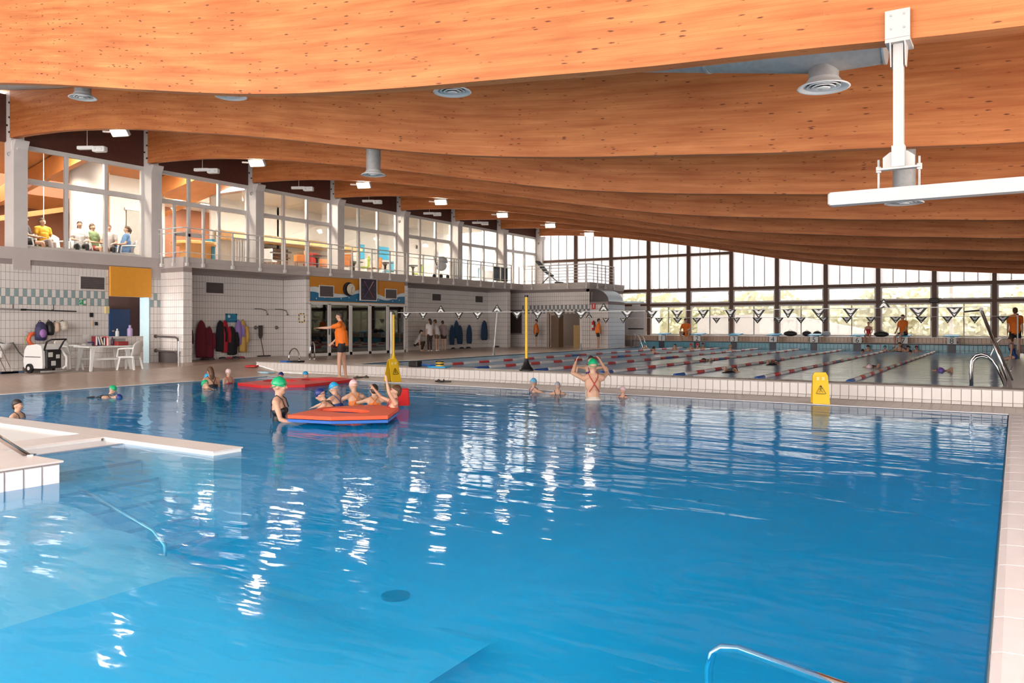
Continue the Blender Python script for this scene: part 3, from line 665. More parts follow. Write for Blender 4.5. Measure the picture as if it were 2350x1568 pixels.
struct('ceiling_gallery', mb, WARMW, 'sloping timber ceiling of the spectator gallery with skylights', 'ceiling')
struct('ceiling_room', MB().box(-32, -23.42, 20.6, 36.6, 6.6, 6.7), RW, 'white ceiling of the upstairs cafe', 'ceiling')
mb = MB()
for y in (12.2, 14.2, 19): mb.box(-30.0, -28.4, y - .05, y + .05, slope(-30), slope(-30) + .12)
struct('trim_6', mb, M('skylight_bar', (0.25, 0.18, 0.13), .5), 'dark glazing bars across the gallery skylights', 'glazing bar')
for i, y in enumerate((9.5, 13.6, 17.6)):
    o = MB().prism([(-31.5, y, slope(-31.5) - .55), (-23.6, y, slope(-23.6) - .75), (-23.6, y, slope(-23.6) - .05), (-31.5, y, slope(-31.5) - .05)], (0, .2, 0)).build('gallery_beam', M('rafter_wood', (0.52, 0.19, 0.055), .5, var=.1, scale=4))
    tag(o, ['timber rafter over the gallery, above the yellow shirted spectator', 'timber rafter over the gallery, next to the white duct', 'timber rafter over the room behind the balcony door'][i], 'rafter', kind='structure')
p0 = atX(62, 503, -26.5); p1 = atX(152, 480, -26.5)
tag(MB().bar(p0 + Vector((0, -2, -.37)), p1, .1, .16).build('timber_rail', M('rail_wood', (0.75, 0.36, 0.14), .5)), 'slanting pale timber rail behind the spectators', 'rail', kind='structure')
a_ = atX(160, 500, -25.8); b_ = atX(236, 500, -25.8)
dct = thing('air_duct', 'thick white vertical duct behind the seated spectators', 'duct', (-25.8, (a_.y + b_.y) / 2, 3.5), kind='structure')
MB().lathe([(.50, 0), (.50, 2.0), (.50, 2.9), (.62, 3.2), (.70, 3.6)], 10).build('duct_shell', RW, dct, smooth=True, auto=True)
MB().tube([(.2, .62, 0), (.2, .62, 3)], .05, 6).build('pipe', M('brown_pipe', (.3, .16, .09), .5), dct)
dd = thing('door_2', 'grey flush door in the white wall behind the spectators', 'door', (-26.98, 17.1, 3.5), kind='structure')
MB().box(0, .04, -.45, .45, 0, 2.05).build('leaf', M('grey_door', (.45, .44, .42), .5), dd); MB().box(.0, .06, -.53, .53, 2.05, 2.13).build('door_head', WHITE, dd)
# lights added out of sight above the window heads to brighten the rooms
for i, (x, y) in enumerate(((-24.1, 21.5), (-24.1, 25.3), (-24.1, 29.3), (-24.1, 33.3), (-24.1, 13.0), (-24.1, 17.0), (-29.3, 22.0))):
    z = 6.58 if y > 20.6 else 6.95
    lp = thing('ceiling_fill_light', ['added hidden light over the brown armchairs', 'added hidden light over the green chairs', 'added hidden light over the balcony notice', 'added hidden light by the round duct', 'added hidden light under the timber ceiling of the spectators', 'added hidden light under the timber ceiling by the balcony door', 'added hidden light deep in the cafe'][i], 'lamp', (x, y, z))
    MB().cbox((0, 0, -.02), .30, .75, .03).build('housing', WPLAST, lp)
    MB().box(-.28, .28, -.72, .72, -.062, -.055).build('diffuser', M('fill_glow', (1, .90, .76), 0.5, var=0, emit=110), lp)
    if z < 6.5: MB().bar((0, 0, 0), (0, 0, slope(x) - z + .02), .02, .02).build('rod', FRAMEW, lp)
# wall details of the cafe
def panel_at(px0, px1, py0, py1, X, mat, name, label, cat, t=.03):
    p = atX(px0, py0, X); q = atX(px1, py0, X); zt_ = p.z; zb_ = atX(px0, py1, X).z
    return tag(MB().cbox((X + t / 2, (p.y + q.y) / 2, (zt_ + zb_) / 2), t / 2, abs(q.y - p.y) / 2, abs(zt_ - zb_) / 2).build(name, mat), label, cat)
CY = M('cyan_panel', (0.03, 0.42, 0.72), .5)
panel_at(826, 836, 561, 594, -27.47, CY, 'wall_panel', 'narrow cyan panel on the cafe wall', 'panel')
panel_at(862, 892, 565, 594, -27.47, CY, 'wall_panel', 'wide cyan panel on the cafe wall', 'panel')
panel_at(955, 961, 563, 571, -27.47, BLACK, 'wall_box', 'small black box on the cafe wall', 'box')
panel_at(1005, 1022, 578, 594, -27.47, WPLAST, 'wall_notice', 'pale notice on the cafe wall behind the balcony', 'notice')
aw = MB().prism([(-27.4, 20.75, 5.3), (-26.3, 20.75, 5.05), (-26.3, 20.75, 4.9), (-27.4, 20.75, 4.9)], (0, 7.4, 0)).build('awning', M('apricot', (0.82, 0.48, 0.20), .6)); tag(aw, 'apricot canopy along the cafe wall over the bar', 'canopy')
bar = thing('bar_back', 'dark bar niche under the apricot canopy', 'bar', (-27.45, 23.6, 3.5))
MB().box(0, .2, -1.0, .8, 0, 1.25).build('cabinet', M('bar_dark', (.10, .05, .03), .5), bar)
for q in range(2): MB().box(.2, .35, -1.0, .8, .45 + q * .4, .48 + q * .4).build('shelf', M('bar_shelf', (.3, .16, .08), .5), bar)
# reception counter by the balcony door
ct = thing('reception_counter', 'rounded apricot counter top on a blue stem behind the balcony door', 'counter', (-25.0, 18.05, 3.5))
MB().lathe([(.75, .78), (.80, .80), (.80, .88), (.75, .90)], 20).build('counter_top', M('apricot_wood', (.80, .42, .15), .45), ct)
MB().box(-.25, .25, -.45, .5, 0, .78).build('body', M('apricot_wood', (.80, .42, .15), .45), ct)
MB().box(-.3, .3, .5, .62, 0, 1.05).build('blue_side', M('deep_blue', (.02, .17, .30), .5), ct)

# ---- chairs and tables upstairs
def cafe_chair(label, x, y, rz, mat, arm=False, z=3.5):
    c = thing('cafe_chair', label, 'chair', (x, y, z), rz, 'cafe chairs upstairs')
    MB().cbox((0, 0, .44), .23, .22, .03).build('seat', mat, c)
    MB().cbox((0, -.21, .70), .23, .035, .22).build('backrest', mat, c)
    lm = FRAMEW if not arm else M('brown_leg', (.2, .1, .05), .5)
    for sx in (-.19, .19):
        for sy in (-.18, .18): MB().tube([(sx, sy, 0), (sx * .95, sy * .95, .42)], .014, 6).build('leg', lm, c)
    if arm:
        for sx in (-.25, .25): MB().cbox((sx, 0, .58), .03, .22, .14).build('armrest', mat, c)
    return c
def cafe_table(label, x, y, mat, z=3.5, r=.42):
    c = thing('cafe_table', label, 'table', (x, y, z), 0, 'cafe tables upstairs')
    MB().lathe([(r, .72), (r, .75)], 16).build('table_top', mat, c)
    MB().lathe([(.12, .68), (.05, .6), (.045, .08), (.25, .03), (.26, 0)][::-1], 12).build('pedestal', mat, c)
    return c
DT = M('dark_table', (.03, .022, .02), .4)
OCH = M('orange_seat', (.75, .26, .07), .6); GCH = M('green_seat', (.45, .62, .06), .5); BCH = M('cyan_seat', (.04, .42, .66), .5)
def yx(px, X): return atX(px, 600, X).y
cafe_table('dark round table beside the white chair upstairs', -24.2, yx(645, -24.2), DT)
cafe_chair('white chair at the first dark table upstairs', -25.0, yx(618, -25.0), 0.4, WPLAST)
cafe_chair('orange armchair between the two dark tables upstairs', -24.2, yx(690, -24.2), 2.6, OCH, True)
cafe_table('dark round table beside the concrete column upstairs', -24.2, yx(728, -24.2), DT)
cafe_chair('orange armchair close to the concrete column upstairs', -25.0, yx(748, -25.0), 2.2, OCH, True)
cafe_chair('red seated chair behind the dark table upstairs', -25.0, yx(712, -25.0), 1.2, M('red_seat', (.5, .04, .03), .6))
cafe_table('square looking dark table before the green chair', -25.1, yx(812, -25.1), DT)
cafe_chair('orange chair tucked behind the column by the green chair', -24.2, yx(796, -24.2), .6, OCH)
cafe_chair('green chair beneath the narrow cyan panel', -24.2, yx(835, -24.2), 2.4, GCH)
cafe_chair('orange chair between the green chair and dark table', -24.2, yx(860, -24.2), 2.8, OCH)
cafe_table('dark table below the wide cyan panel', -24.3, yx(884, -24.3), DT)
cafe_chair('cyan chair at the table below the wide cyan panel', -25.1, yx(893, -25.1), 1.6, BCH)
cafe_table('dark table next to the lone green chair', -24.3, yx(948, -24.3), DT)
cafe_chair('lone green chair behind the balcony rail', -25.1, yx(958, -25.1), 2.4, GCH)
cafe_chair('pale blue chair by the slatted gate', -24.2, yx(1090, -24.2), 2.0, M('pale_blue_seat', (.45, .66, .85), .5))
cafe_chair('white chair beside the pale blue chair', -25.0, yx(1118, -25.0), 1.0, WPLAST)
cafe_chair('dark chair near the glass balustrade', -25.8, yx(1108, -25.8), 2.7, M('slate_seat', (.15, .2, .25), .5))
# pram on the balcony
pr = thing('pram', 'pale folded pram standing behind the balcony rail', 'pram', (-22.4, yx(1012, -22.4), 3.52))
MB().ell((0, 0, .62), (.22, .34, .24), nu=12, nv=7).build('body', M('pram_white', (.75, .74, .74), .6), pr, smooth=True)
MB().ell((0, .12, .80), (.23, .25, .26), p1=1.7, nu=12, nv=6).build('hood', M('pram_grey', (.5, .5, .52), .6), pr, smooth=True)
MB().tube([(0, -.3, .6), (0, -.55, 1.0)], .018, 6).build('handle', BLACK, pr)
for sx in (-.2, .2):
    for sy in (-.25, .25): MB().lathe([(.10, -.02), (.12, 0), (.10, .02)], 12, (sx, sy, .12), rotm('Y', R(90))).build('wheel', BLACK, pr)
# slatted gates
def gate(label, y0, y1, X):
    g_ = thing('slatted_gate', label, 'gate', (X, 0, 3.52))
    n = int((y1 - y0) / .11)
    for i in range(n + 1): MB().box(-.015, .015, y0 + i * (y1 - y0) / n - .02, y0 + i * (y1 - y0) / n + .02, .0, .95).build('slat', WPLAST, g_)
    for z in (.1, .92): MB().box(-.02, .02, y0, y1, z - .02, z + .02).build('rail', WPLAST, g_)
gate('white slatted gate behind the balcony rail near the counter', yx(536, -23.0), yx(566, -23.0), -23.0)
gate('pale slatted gate in the balcony rail beyond the pram', yx(1043, -21.75), yx(1059, -21.75), -21.75)
# pendants
for (px, py) in ((100, 505), (556, 455), (366, 400)):
    p = atX(px, py, -25.5)
    t_ = thing('pendant_lamp', {100: 'thin pendant lamp hanging behind the yellow shirted spectator', 556: 'thin pendant lamp seen in the pane beside the camera column', 366: 'thin pendant lamp just past the second column'}[px], 'lamp', (p.x, p.y, p.z))
    MB().tube([(0, 0, .05), (0, 0, slope(-25.5) - p.z)], .012, 5).build('cord', FRAMEW, t_)
    MB().lathe([(.05, -.12), (.06, -.05), (.03, .03), (.012, .06)], 10).build('lamp_shade', WPLAST, t_)

# ================================================================ OUTSIDE
struct('ground_outside', MB().box(-80, 60, 39.5, 90, 0, 0.15), M('outside_paving', (0.62, 0.58, 0.50), 0.8), 'pale paving outside the end glazing', 'ground')
LEAF = M('pale_leaf', (0.74, 0.74, 0.50), 0.7, var=0.25, scale=2.5)
mb = MB(); rr = random.Random(3)
for k in range(5200):
    x = rr.uniform(-46, 14); zc = rr.random() ** .8 * 3.6; y = 46.0 + rr.uniform(-.6, .3) - .25 * math.sin(x * 1.3) - .15 * (zc > 2)
    if zc > 3.1 + .35 * math.sin(x * .9) + .25 * math.sin(x * 2.7): continue
    s_ = rr.uniform(.10, .24); n_ = Vector((rr.uniform(-.7, .7), -1, rr.uniform(-.2, 1))).normalized(); a1 = n_.orthogonal().normalized() * s_; a1 = Matrix.Rotation(rr.uniform(0, 6.28), 3, n_) @ a1; a2 = n_.cross(a1) * .6
    c_ = Vector((x, y, .15 + zc)); mb.add([c_ - a1, c_ + a2, c_ + a1, c_ - a2], [(0, 1, 2, 3)])
hg = thing('hedge', 'long sunlit pale green hedge outside the end windows', 'hedge', (0, 0, 0), kind='stuff')
mb.build('foliage', LEAF, hg)
core = MB()
xs = [-46 + i * 1.0 for i in range(61)]
for a_, b_ in zip(xs, xs[1:]):
    h0 = 3.0 + .35 * math.sin(a_ * .9) + .25 * math.sin(a_ * 2.7); h1 = 3.0 + .35 * math.sin(b_ * .9) + .25 * math.sin(b_ * 2.7)
    core.add([(a_, 46.1 - .25 * math.sin(a_ * 1.3), .1), (b_, 46.1 - .25 * math.sin(b_ * 1.3), .1), (b_, 46.3, h1), (a_, 46.3, h0)], [(0, 1, 2, 3)])
core.build('inner_growth', M('hedge_core', (0.60, 0.58, 0.38), .8, var=.3, scale=4), hg)
sl = thing('white_canopy', 'low sloping white cover outside behind the starting blocks', 'cover', (0, 0, 0))
MB().prism([atY(1600, 725, 43.5), atY(1790, 720, 43.5), atY(2060, 770, 43.5), Vector((atY(2060, 785, 43.5).x, 43.5, .16)), Vector((atY(1600, 785, 43.5).x, 43.5, .16))], (0, .5, 0)).build('cover_sheet', M('white_cover', (.82, .83, .86), .6), sl)
hs = thing('house', 'pale house with a grey blue roof outside beyond the balcony', 'house', (0, 0, 0))
p = atY(1230, 600, 58); q = atY(1352, 610, 58)
MB().box(p.x - 8, q.x, 58, 66, .1, p.z - .1).build('wall', M('house_wall', (.78, .74, .66), .8), hs)
MB().prism([(p.x - 9, 57.5, p.z - .2), (q.x + .4, 57.5, q.z + .1), (q.x + .4, 57.5, q.z + .35), (p.x - 9, 57.5, p.z + 2.6)], (0, 9, 0)).build('roof', M('house_roof', (.36, .38, .45), .7), hs)
ln = thing('lean_to_roof', 'low pale blue roof outside behind the tiled block', 'roof', (0, 0, 0))
MB().prism([atY(1380, 690, 41.5), atY(1478, 692, 41.5), atY(1478, 697, 41.5), atY(1380, 704, 41.5)], (0, 1.5, 0)).build('roof_sheet', M('pale_blue_roof', (.45, .60, .75), .5), ln)
MB().box(-19.5, -17.2, 41.7, 42.9, .15, atY(1478, 697, 41.5).z).build('wall', RW, ln)
fn = thing('garden_fence', 'thin grey wire fence outside the end windows', 'fence', (0, 44.4, 0.15))
for k in range(20): MB().tube([(-15 + k * 1.0, 0, 0), (-15 + k * 1.0, 0, 1.25)], .02, 5).build('post', GALV, fn)
for z in (.35, .8, 1.2): MB().tube([(-15, 0, z), (4, 0, z)], .012, 5).build('wire', GALV, fn)
pl = thing('downpipe', 'white post standing outside the window behind block eight', 'post', (atY(2183, 700, 42).x, 42, .15))
MB().box(-.07, .07, -.07, .07, 0, 4.5).build('shaft', WPLAST, pl)

# ================================================================ FITTINGS OF THE HALL
# balcony railing: posts fixed outside the slab, three rails
def railing(name, label, pts, posts, z0=3.52):
    r_ = thing(name, label, 'railing', (0, 0, 0))
    for z, rad in ((4.42, .022), (4.27, .016), (3.66, .014)):
        for a_, b_ in zip(pts, pts[1:]): MB().tube([(a_[0], a_[1], z), (b_[0], b_[1], z)], rad, 6).build('rail', FRAMEW, r_)
    for (x, y) in posts:
        po = MB().bar((x, y, 3.27), (x, y, 4.42), .045, .045).build('post', FRAMEW, r_)
        MB().cbox((x, y, 3.29), .05, .05, .06).build('foot', FRAMEW, po)
    return r_
py_ = [atX(p, 600, XF + .05).y for p in (429, 466, 534, 597, 654, 708, 759, 808, 853, 895, 934, 971, 1007, 1041, 1073, 1103.5, 1132, 1159, 1173)]
railing('balcony_railing', 'long white balcony railing in front of the upstairs rooms', [(XC, 15.13), (XF + .05, 15.13), (XF + .05, py_[-1])], [(XF + .05, y) for y in py_] + [(XC + .15, 15.13), (XC + .75, 15.13)])
X2 = -17.7
r2 = railing('balcony_railing', 'white railing around the far corner balcony', [(XF + .05, 35.03), (X2, 35.03), (X2, 37.8)], [(atY(p, 600, 35.03).x, 35.03) for p in (1191, 1221, 1261, 1303, 1346)] + [(X2, y) for y in (35.9, 36.8, 37.8)])
for z in (3.82, 3.97, 4.12):
    for a_, b_ in (((-20.6, 35.03), (X2, 35.03)), ((X2, 35.03), (X2, 37.8))): MB().tube([(*a_, z), (*b_, z)], .012, 6).build('rail', FRAMEW, r2)
gb = thing('glass_balustrade', 'pale glass balustrade panels on the balcony near the far corner', 'balustrade', (XF - .1, 0, 0))
for (a_, b_) in ((1132, 1148), (1150, 1166)): MB().box(-.006, .006, atX(a_, 600, XF - .1).y, atX(b_, 600, XF - .1).y, 3.6, 4.3).build('pane', glass_mat('green_glass', (.75, .88, .88), 1.0), gb)
# black lounger leaning on the far balcony
lg = thing('folding_lounger', 'black folding exercise bench standing on the far balcony', 'bench', (atY(1262, 640, 36.2).x, 36.2, 3.52), R(0))
MB().bar((-.75, 0, 1.25), (-.30, 0, .75), .42, .07).build('backrest', BLACK, lg)
MB().bar((-.27, 0, .72), (.12, 0, .45), .42, .07).build('seat', BLACK, lg)
MB().tube([(-.55, 0, 0), (.1, 0, .55)], .03, 6).build('leg', BLACK, lg); MB().tube([(-.45, 0, .85), (.55, 0, .05)], .03, 6).build('frame', M('grey_metal', (.3, .3, .32), .4, .6), lg)
MB().cbox((.55, 0, .06), .16, .22, .06).build('foot', BLACK, lg)

# ---- spiral ducts and round air diffusers in the bays between beams
def diffuser(x, y, z, ztop, label, r=.27):
    d = thing('ceiling_vent_diffuser', label, 'air diffuser', (x, y, z), 0, 'round air diffusers under the roof')
    MB().tube([(0, 0, .08), (0, 0, ztop - z)], .155, 16).build('neck', GALV, d, smooth=True, auto=True)
    pf = [(.155, .10), (.17, .08), (.19, .05), (r - .01, .012), (r, 0), (r - .02, -.004), (.20, .02), (.17, .035)]
    dm = MB(); n = 24; k0 = 0
    for q, (rad, z_) in enumerate(pf):
        for j in range(n): dm.v.append((rad * math.cos(6.2832 * j / n), rad * math.sin(6.2832 * j / n), z_))
    for q in range(len(pf) - 1):
        for j in range(n): dm.f.append((q * n + j, q * n + (j + 1) % n, q * n + n + (j + 1) % n, q * n + n + j))
    dm.build('flange', WPLAST, d, smooth=True)
    for q, (ra, zz) in enumerate(((.175, .012), (.125, .006), (.07, 0))):
        cm = MB(); pr_ = [(ra - .045, zz + .03), (ra, zz), (ra - .006, zz - .006), (ra - .05, zz + .024)]
        if q == 2: cm.lathe([(.012, .02), (ra, zz), (ra - .01, zz - .008), (.012, -.008)], 20)
        else:
            for rad, z_ in pr_:
                for j in range(20): cm.v.append((rad * math.cos(6.2832 * j / 20), rad * math.sin(6.2832 * j / 20), z_))
            for w_ in range(4):
                w2 = (w_ + 1) % 4
                for j in range(20): cm.f.append((w_ * 20 + j, w_ * 20 + (j + 1) % 20, w2 * 20 + (j + 1) % 20, w2 * 20 + j))
        cm.build('cone_ring', WPLAST, d, smooth=True)
    MB().tube([(0, 0, .05), (0, 0, .06)], .15, 16).build('throat', DGREY, d)
    return d
YDU = 8.95
dps = [(190, 225), (530, 222), (1038, 212), (1890, 202)]
dl = ['round white air diffuser over the column by the spectators', 'round white air diffuser between the first and third on the duct', 'round white air diffuser in the middle of the first beam', 'large round white air diffuser under the end of the steel duct']
pts = [atY(px, py, YDU) for px, py in dps]
endp = atY(2028, 120, YDU)
duct_pts = [Vector((-21.5, YDU, zt(-21.5) - .32))] + [p + Vector((0, 0, .55)) for p in pts[:3]] + [pts[3] + Vector((-.0, 0, .40)), Vector((endp.x, YDU, pts[3].z + .40))]
du = thing('ventilation_duct', 'galvanised spiral duct behind the first roof beam', 'duct', (0, 0, 0))
MB().tube(duct_pts, .24, 20).build('duct_tube', GALV, du, smooth=True, auto=True)
for t in (.25, .8):
    p = duct_pts[-2].lerp(duct_pts[-3], t); d_ = (duct_pts[-3] - duct_pts[-2]).normalized()
    MB().tube([p - d_ * .02, p + d_ * .02], .25, 20).build('joint_ring', GALV, du)
MB().tube([duct_pts[-1], duct_pts[-1] + Vector((.02, 0, 0))], .25, 20).build('end_cap', M('cap_metal', (.6, .6, .6), .4, .5), du)
for p, l in zip(pts, dl): diffuser(p.x, p.y, p.z, p.z + .4, l)
YD2 = 12.98
p1 = atY(857, 402, YD2); p2 = atY(2075, 467, YD2)
du2 = thing('ventilation_duct', 'galvanised spiral duct behind the second roof beam', 'duct', (0, 0, 0))
MB().tube([(-21.5, YD2, zt(-21.5) - .32), (p1.x, YD2, zt(p1.x) - .32), (-5, YD2, zt(-5) - .3), (p2.x + .5, YD2, zt(p2.x) - .32)], .24, 16).build('duct_tube', GALV, du2, smooth=True, auto=True)
diffuser(p1.x, p1.y, p1.z, zt(p1.x) - .4, 'small looking air diffuser above the third floodlight'); diffuser(p2.x, p2.y, p2.z, zt(p2.x) - .4, 'air diffuser half hidden behind the white hanging bar')

# ---- floodlights behind each beam, lit
for k, (px, py) in enumerate(((275, 302), (590, 373), (835, 424), (1012, 463), (1153, 493), (1263, 517), (1352, 537))):
    p = atY(px, py, 11.42 + 4.03 * k)
    lab = ['lit floodlight nearest the spectators', 'lit floodlight above the column after the balcony door', 'third lit floodlight along the beams', 'fourth lit floodlight along the beams', 'fifth lit floodlight along the beams', 'sixth lit floodlight along the beams', 'last lit floodlight before the end glazing'][k]
    f_ = thing('ceiling_floodlight', lab, 'floodlight', p, R(20), 'lit floodlights under the roof')
    MB().cbox((0, 0, 0), .24, .12, .05, rotm('X', R(-50))).build('housing', M('lamp_housing', (.55, .53, .5), .4), f_)
    MB().add([rotm('X', R(-50)) @ Vector(v) for v in ((-.21, -.09, -.056), (.21, -.09, -.056), (.21, .09, -.056), (-.21, .09, -.056))], [(0, 1, 2, 3)]).build('lens', M('flood_glow', (1, .86, .66), .5, var=0, emit=60), f_)
    MB().bar((0, .06, .03), (0, .06, max(.1, zt(p.x) - p.z)), .03, .03).build('bracket', GALV, f_)
    MB().bar((-.46, -.02, .02), (-.24, -.02, 0), .05, .04).build('gear_box', WPLAST, f_)
# ---- hanging emergency lights
for k, (px, py) in enumerate(((212, 343), (475, 393), (695, 434), (855, 464), (993, 492), (1103, 513))):
    p = atY(px, py, 12.2 + 4.03 * k)
    e_ = thing('ceiling_emergency_light', ['white twin emergency light over the spectator window', 'white emergency light over the balcony door', 'white emergency light over the brown tables', 'white emergency light over the cyan panels', 'white emergency light over the lone green chair', 'white emergency light over the slatted gate'][k], 'lamp', p, R(28), 'hanging emergency lights')
    e_.scale = (1.5, 1.5, 1.5)
    MB().cbox((.14, 0, 0), .12, .06, .05).build('battery_box', WPLAST, e_); MB().cbox((-.12, 0, .03), .16, .04, .03).build('arm', WPLAST, e_)
    for sx in (.08, .20): MB().ell((sx, -.06, 0), (.025, .02, .025), nu=8, nv=5).build('lamp', WPLAST, e_, smooth=True)
    MB().tube([(-.1, 0, .05), (-.1, 0, (zt(p.x) - p.z) / 1.5)], .006, 5).build('rod', FRAMEW, e_)
# ---- cameras on columns
for k, (px, py) in enumerate(((40, 345), (600, 440), (936, 505), (1244, 555))):
    yc = YC[(0, 2, 4, 7)[k]] - .1; zc = atX(px, py, XC + .15).z
    c_ = thing('ceiling_camera', ['security camera on the column by the spectators', 'security camera on the column beside the brown tables', 'security camera on the column before the green chair', 'security camera in the far corner'][k], 'camera', (XC + .0, yc + .1, zc), R(-60), 'security cameras on the columns')
    MB().cbox((.0, -.13, .16), .10, .10, .13).build('junction_box', FRAMEW, c_); MB().tube([(0, -.05, .0), (.02, -.32, -.06)], .065, 10).build('body', M('cam_grey', (.45, .42, .4), .4), c_, smooth=True, auto=True)
    MB().tube([(.02, -.32, -.06), (.021, -.335, -.063)], .055, 10).build('lens', BLACK, c_)

# ---- white hanging bar on its pole
hb = thing('ceiling_hung_bar', 'long white bar hung from the first beam on a white pole', 'hanging bar', (-.75, 6.60, 0))
zb0 = zb(-.78)
MB().box(-.085, .085, -.03, .0, zb0 + .0, zb0 + .21).build('beam_plate', BARPAINT, hb)
MB().box(-.085, .085, -.03, .22, zb0 - .03, zb0 - .002).build('under_plate', BARPAINT, hb)
for sx in (-.05, .05): MB().prism([(sx - .004, -.03, zb0 - .03), (sx - .004, .16, zb0 - .03), (sx - .004, .08, zb0 - .2), (sx - .004, .02, zb0 - .2)], (.008, 0, 0)).build('gusset', BARPAINT, hb)
MB().box(-.035, .035, .02, .09, 2.66, zb0 - .03).build('pole', BARPAINT, hb)
MB().box(-.045, .045, .01, .10, 2.64, 2.80).build('pole_foot', BARPAINT, hb)
MB().prism([(-.11, .05, 2.64), (-.11, .05, 2.72), (-.06, .05, 2.76), (.06, .05, 2.76), (.11, .05, 2.72), (.11, .05, 2.64)], (0, .012, 0)).build('foot_gusset', BARPAINT, hb)
MB().box(-.15, .15, .02, .09, 2.625, 2.64).build('cross_plate', BARPAINT, hb)
for sx in (-.14, .14): MB().tube([(sx, .055, 2.47), (sx, .055, 2.71)], .009, 6).build('threaded_rod', GALV, hb)
for sx in (-.14, .14): MB().tube([(sx, .055, 2.61), (sx, .055, 2.655)], .02, 6).build('nut', BARPAINT, hb)
for (bx, bz) in ((-.045, .17), (.045, .17), (-.045, .07), (.045, .07)): MB().tube([(bx, -.03, zb0 + bz), (bx, -.036, zb0 + bz)], .009, 6).build('bolt', GALV, hb)
MB().cbox((1.75, .055, 2.432), 2.25, .06, .05).build('bar', BARPAINT, hb)
# ---- loudspeaker box on the end wall
sp_ = atY(2144, 690, 39.1)
s_ = thing('wall_speaker', 'dark loudspeaker box on the end glazing post', 'loudspeaker', (sp_.x, 39.1, sp_.z)); MB().cbox((0, 0, 0), .19, .10, .11).build('cabinet', BLACK, s_); MB().box(-.16, .16, -.105, -.1, -.08, .08).build('grille', DGREY, s_)

# ================================================================ OBJECTS ALONG THE WINDOWED WALL
def wy(px, X): return atX(px, 700, X).y
def wz(px, py, X): return atX(px, py, X).z
def on_wall(px0, px1, py0, py1, mat, name, label, cat, X=XC, t=.03, frame=None):
    """flat box hung on the wall plane X covering the given patch; returns (root, centre, half width, half height)"""
    y0, y1 = wy(px0, X), wy(px1, X); pm = (px0 + px1) / 2
    z1, z0 = wz(pm, py0, X), wz(pm, py1, X)
    r_ = thing(name, label, cat, (X, (y0 + y1) / 2, (z0 + z1) / 2))
    hy, hz = (y1 - y0) / 2, (z1 - z0) / 2
    MB().cbox((t / 2, 0, 0), t / 2, hy, hz).build('body', mat, r_)
    if frame:
        w = .03
        fm = MB()
        for (a0, a1, b0, b1) in ((-hy - w, hy + w, hz, hz + w), (-hy - w, hy + w, -hz - w, -hz), (-hy - w, -hy, -hz, hz), (hy, hy + w, -hz, hz)): fm.box(0, t + .01, a0, a1, b0, b1)
        fm.build('frame', frame, r_)
    return r_, hy, hz
def vent(px0, px1, py0, py1, label, X=XC, frame=TILE):
    r_, hy, hz = on_wall(px0, px1, py0, py1, DGREY, 'wall_vent', label, 'vent', X, .02, frame)
    n = 7
    for i in range(n): z = -hz + (i + .5) * 2 * hz / n; MB().prism([(.02, -hy + .01, z - .012), (.032, -hy + .01, z - .02), (.032, -hy + .01, z - .012), (.02, -hy + .01, z + .012)], (0, 2 * hy - .02, 0)).build('louvre', M('louvre', (.12, .10, .10), .5), r_)
vent(184, 239, 636, 664, 'dark wall vent above the chequer band', XC)
vent(472, 512, 649, 673, 'dark wall vent above the hanging red robes', XC)
vent(733, 764, 657, 681, 'grey vent on the mural beside the clock', XF + .02, FRAMEW)
vent(884, 909, 665, 685, 'grey vent on the mural beside the pace clock', XF + .02, FRAMEW)
vent(991, 1011, 675, 690, 'dark vent above the three standing visitors', XC)
vent(1090, 1107, 680, 694, 'dark vent above the hanging blue towels', XC)
# exit sign with running figure
r_, hy, hz = on_wall(182, 195.5, 688, 699, GREEN, 'exit_sign', 'small green emergency exit sign on the chequer band', 'sign')
px_ = MB().box(.032, .034, .02, .09, -hz * .7, hz * .7).build('door_mark', WPLAST, r_)
MB().ell((.034, -.05, hz * .5), (.003, .018, .018), nu=8, nv=5).bar((.033, -.05, hz * .35), (.033, -.07, -hz * .1), .02, .003).bar((.033, -.07, -hz * .1), (.033, -.03, -hz * .6), .014, .003).bar((.033, -.07, -hz * .1), (.033, -.12, -hz * .5), .014, .003).bar((.033, -.055, hz * .25), (.033, -.01, 0), .012, .003).build('running_figure', WPLAST, r_)
on_wall(205, 213, 718, 728, BLACK, 'control_box', 'small black control box on the tiles', 'box')
on_wall(239, 248, 703, 720, M('cream_plastic', (.75, .60, .30), .5), 'alarm_box', 'small cream alarm box beside the doorway', 'box', t=.08)
on_wall(211, 214, 735, 750, M('pale_wood', (.72, .50, .32), .5), 'thermometer', 'narrow wooden thermometer on the tiles', 'thermometer', t=.02)
r_, hy, hz = on_wall(217, 223, 739, 747, BLACK, 'wall_socket', 'round black wall socket beside the thermometer', 'socket', t=.04)
on_wall(190, 206, 768, 778, M('paper', (.80, .77, .74), .7), 'paper_notice', 'faint paper notice taped to the tiles above the table', 'notice', t=.004)
# telescopic pole on the wall
tp = thing('pool_pole', 'long dark telescopic pole hung along the tiles', 'pole', (0, 0, 0))
p0 = atX(-60, 707, XC + .1); p1 = atX(56, 711, XC + .1); p2 = atX(60, 711, XC + .1); p3 = atX(175, 715, XC + .1)
MB().tube([p0, p1], .022, 8).build('tube', M('pole_grey', (.42, .40, .39), .4, .5), tp); MB().tube([p2, p3], .018, 8).build('tube', BLACK, tp); MB().tube([p1 - Vector((0, .1, 0)), p2], .028, 8).build('clamp', BLACK, tp)
for px in (30, 123): q = atX(px, 711, XC + .1); MB().tube([q - Vector((.1, 0, 0)), q, q + Vector((0, 0, .14))], .012, 6).build('hook', BLACK, tp)
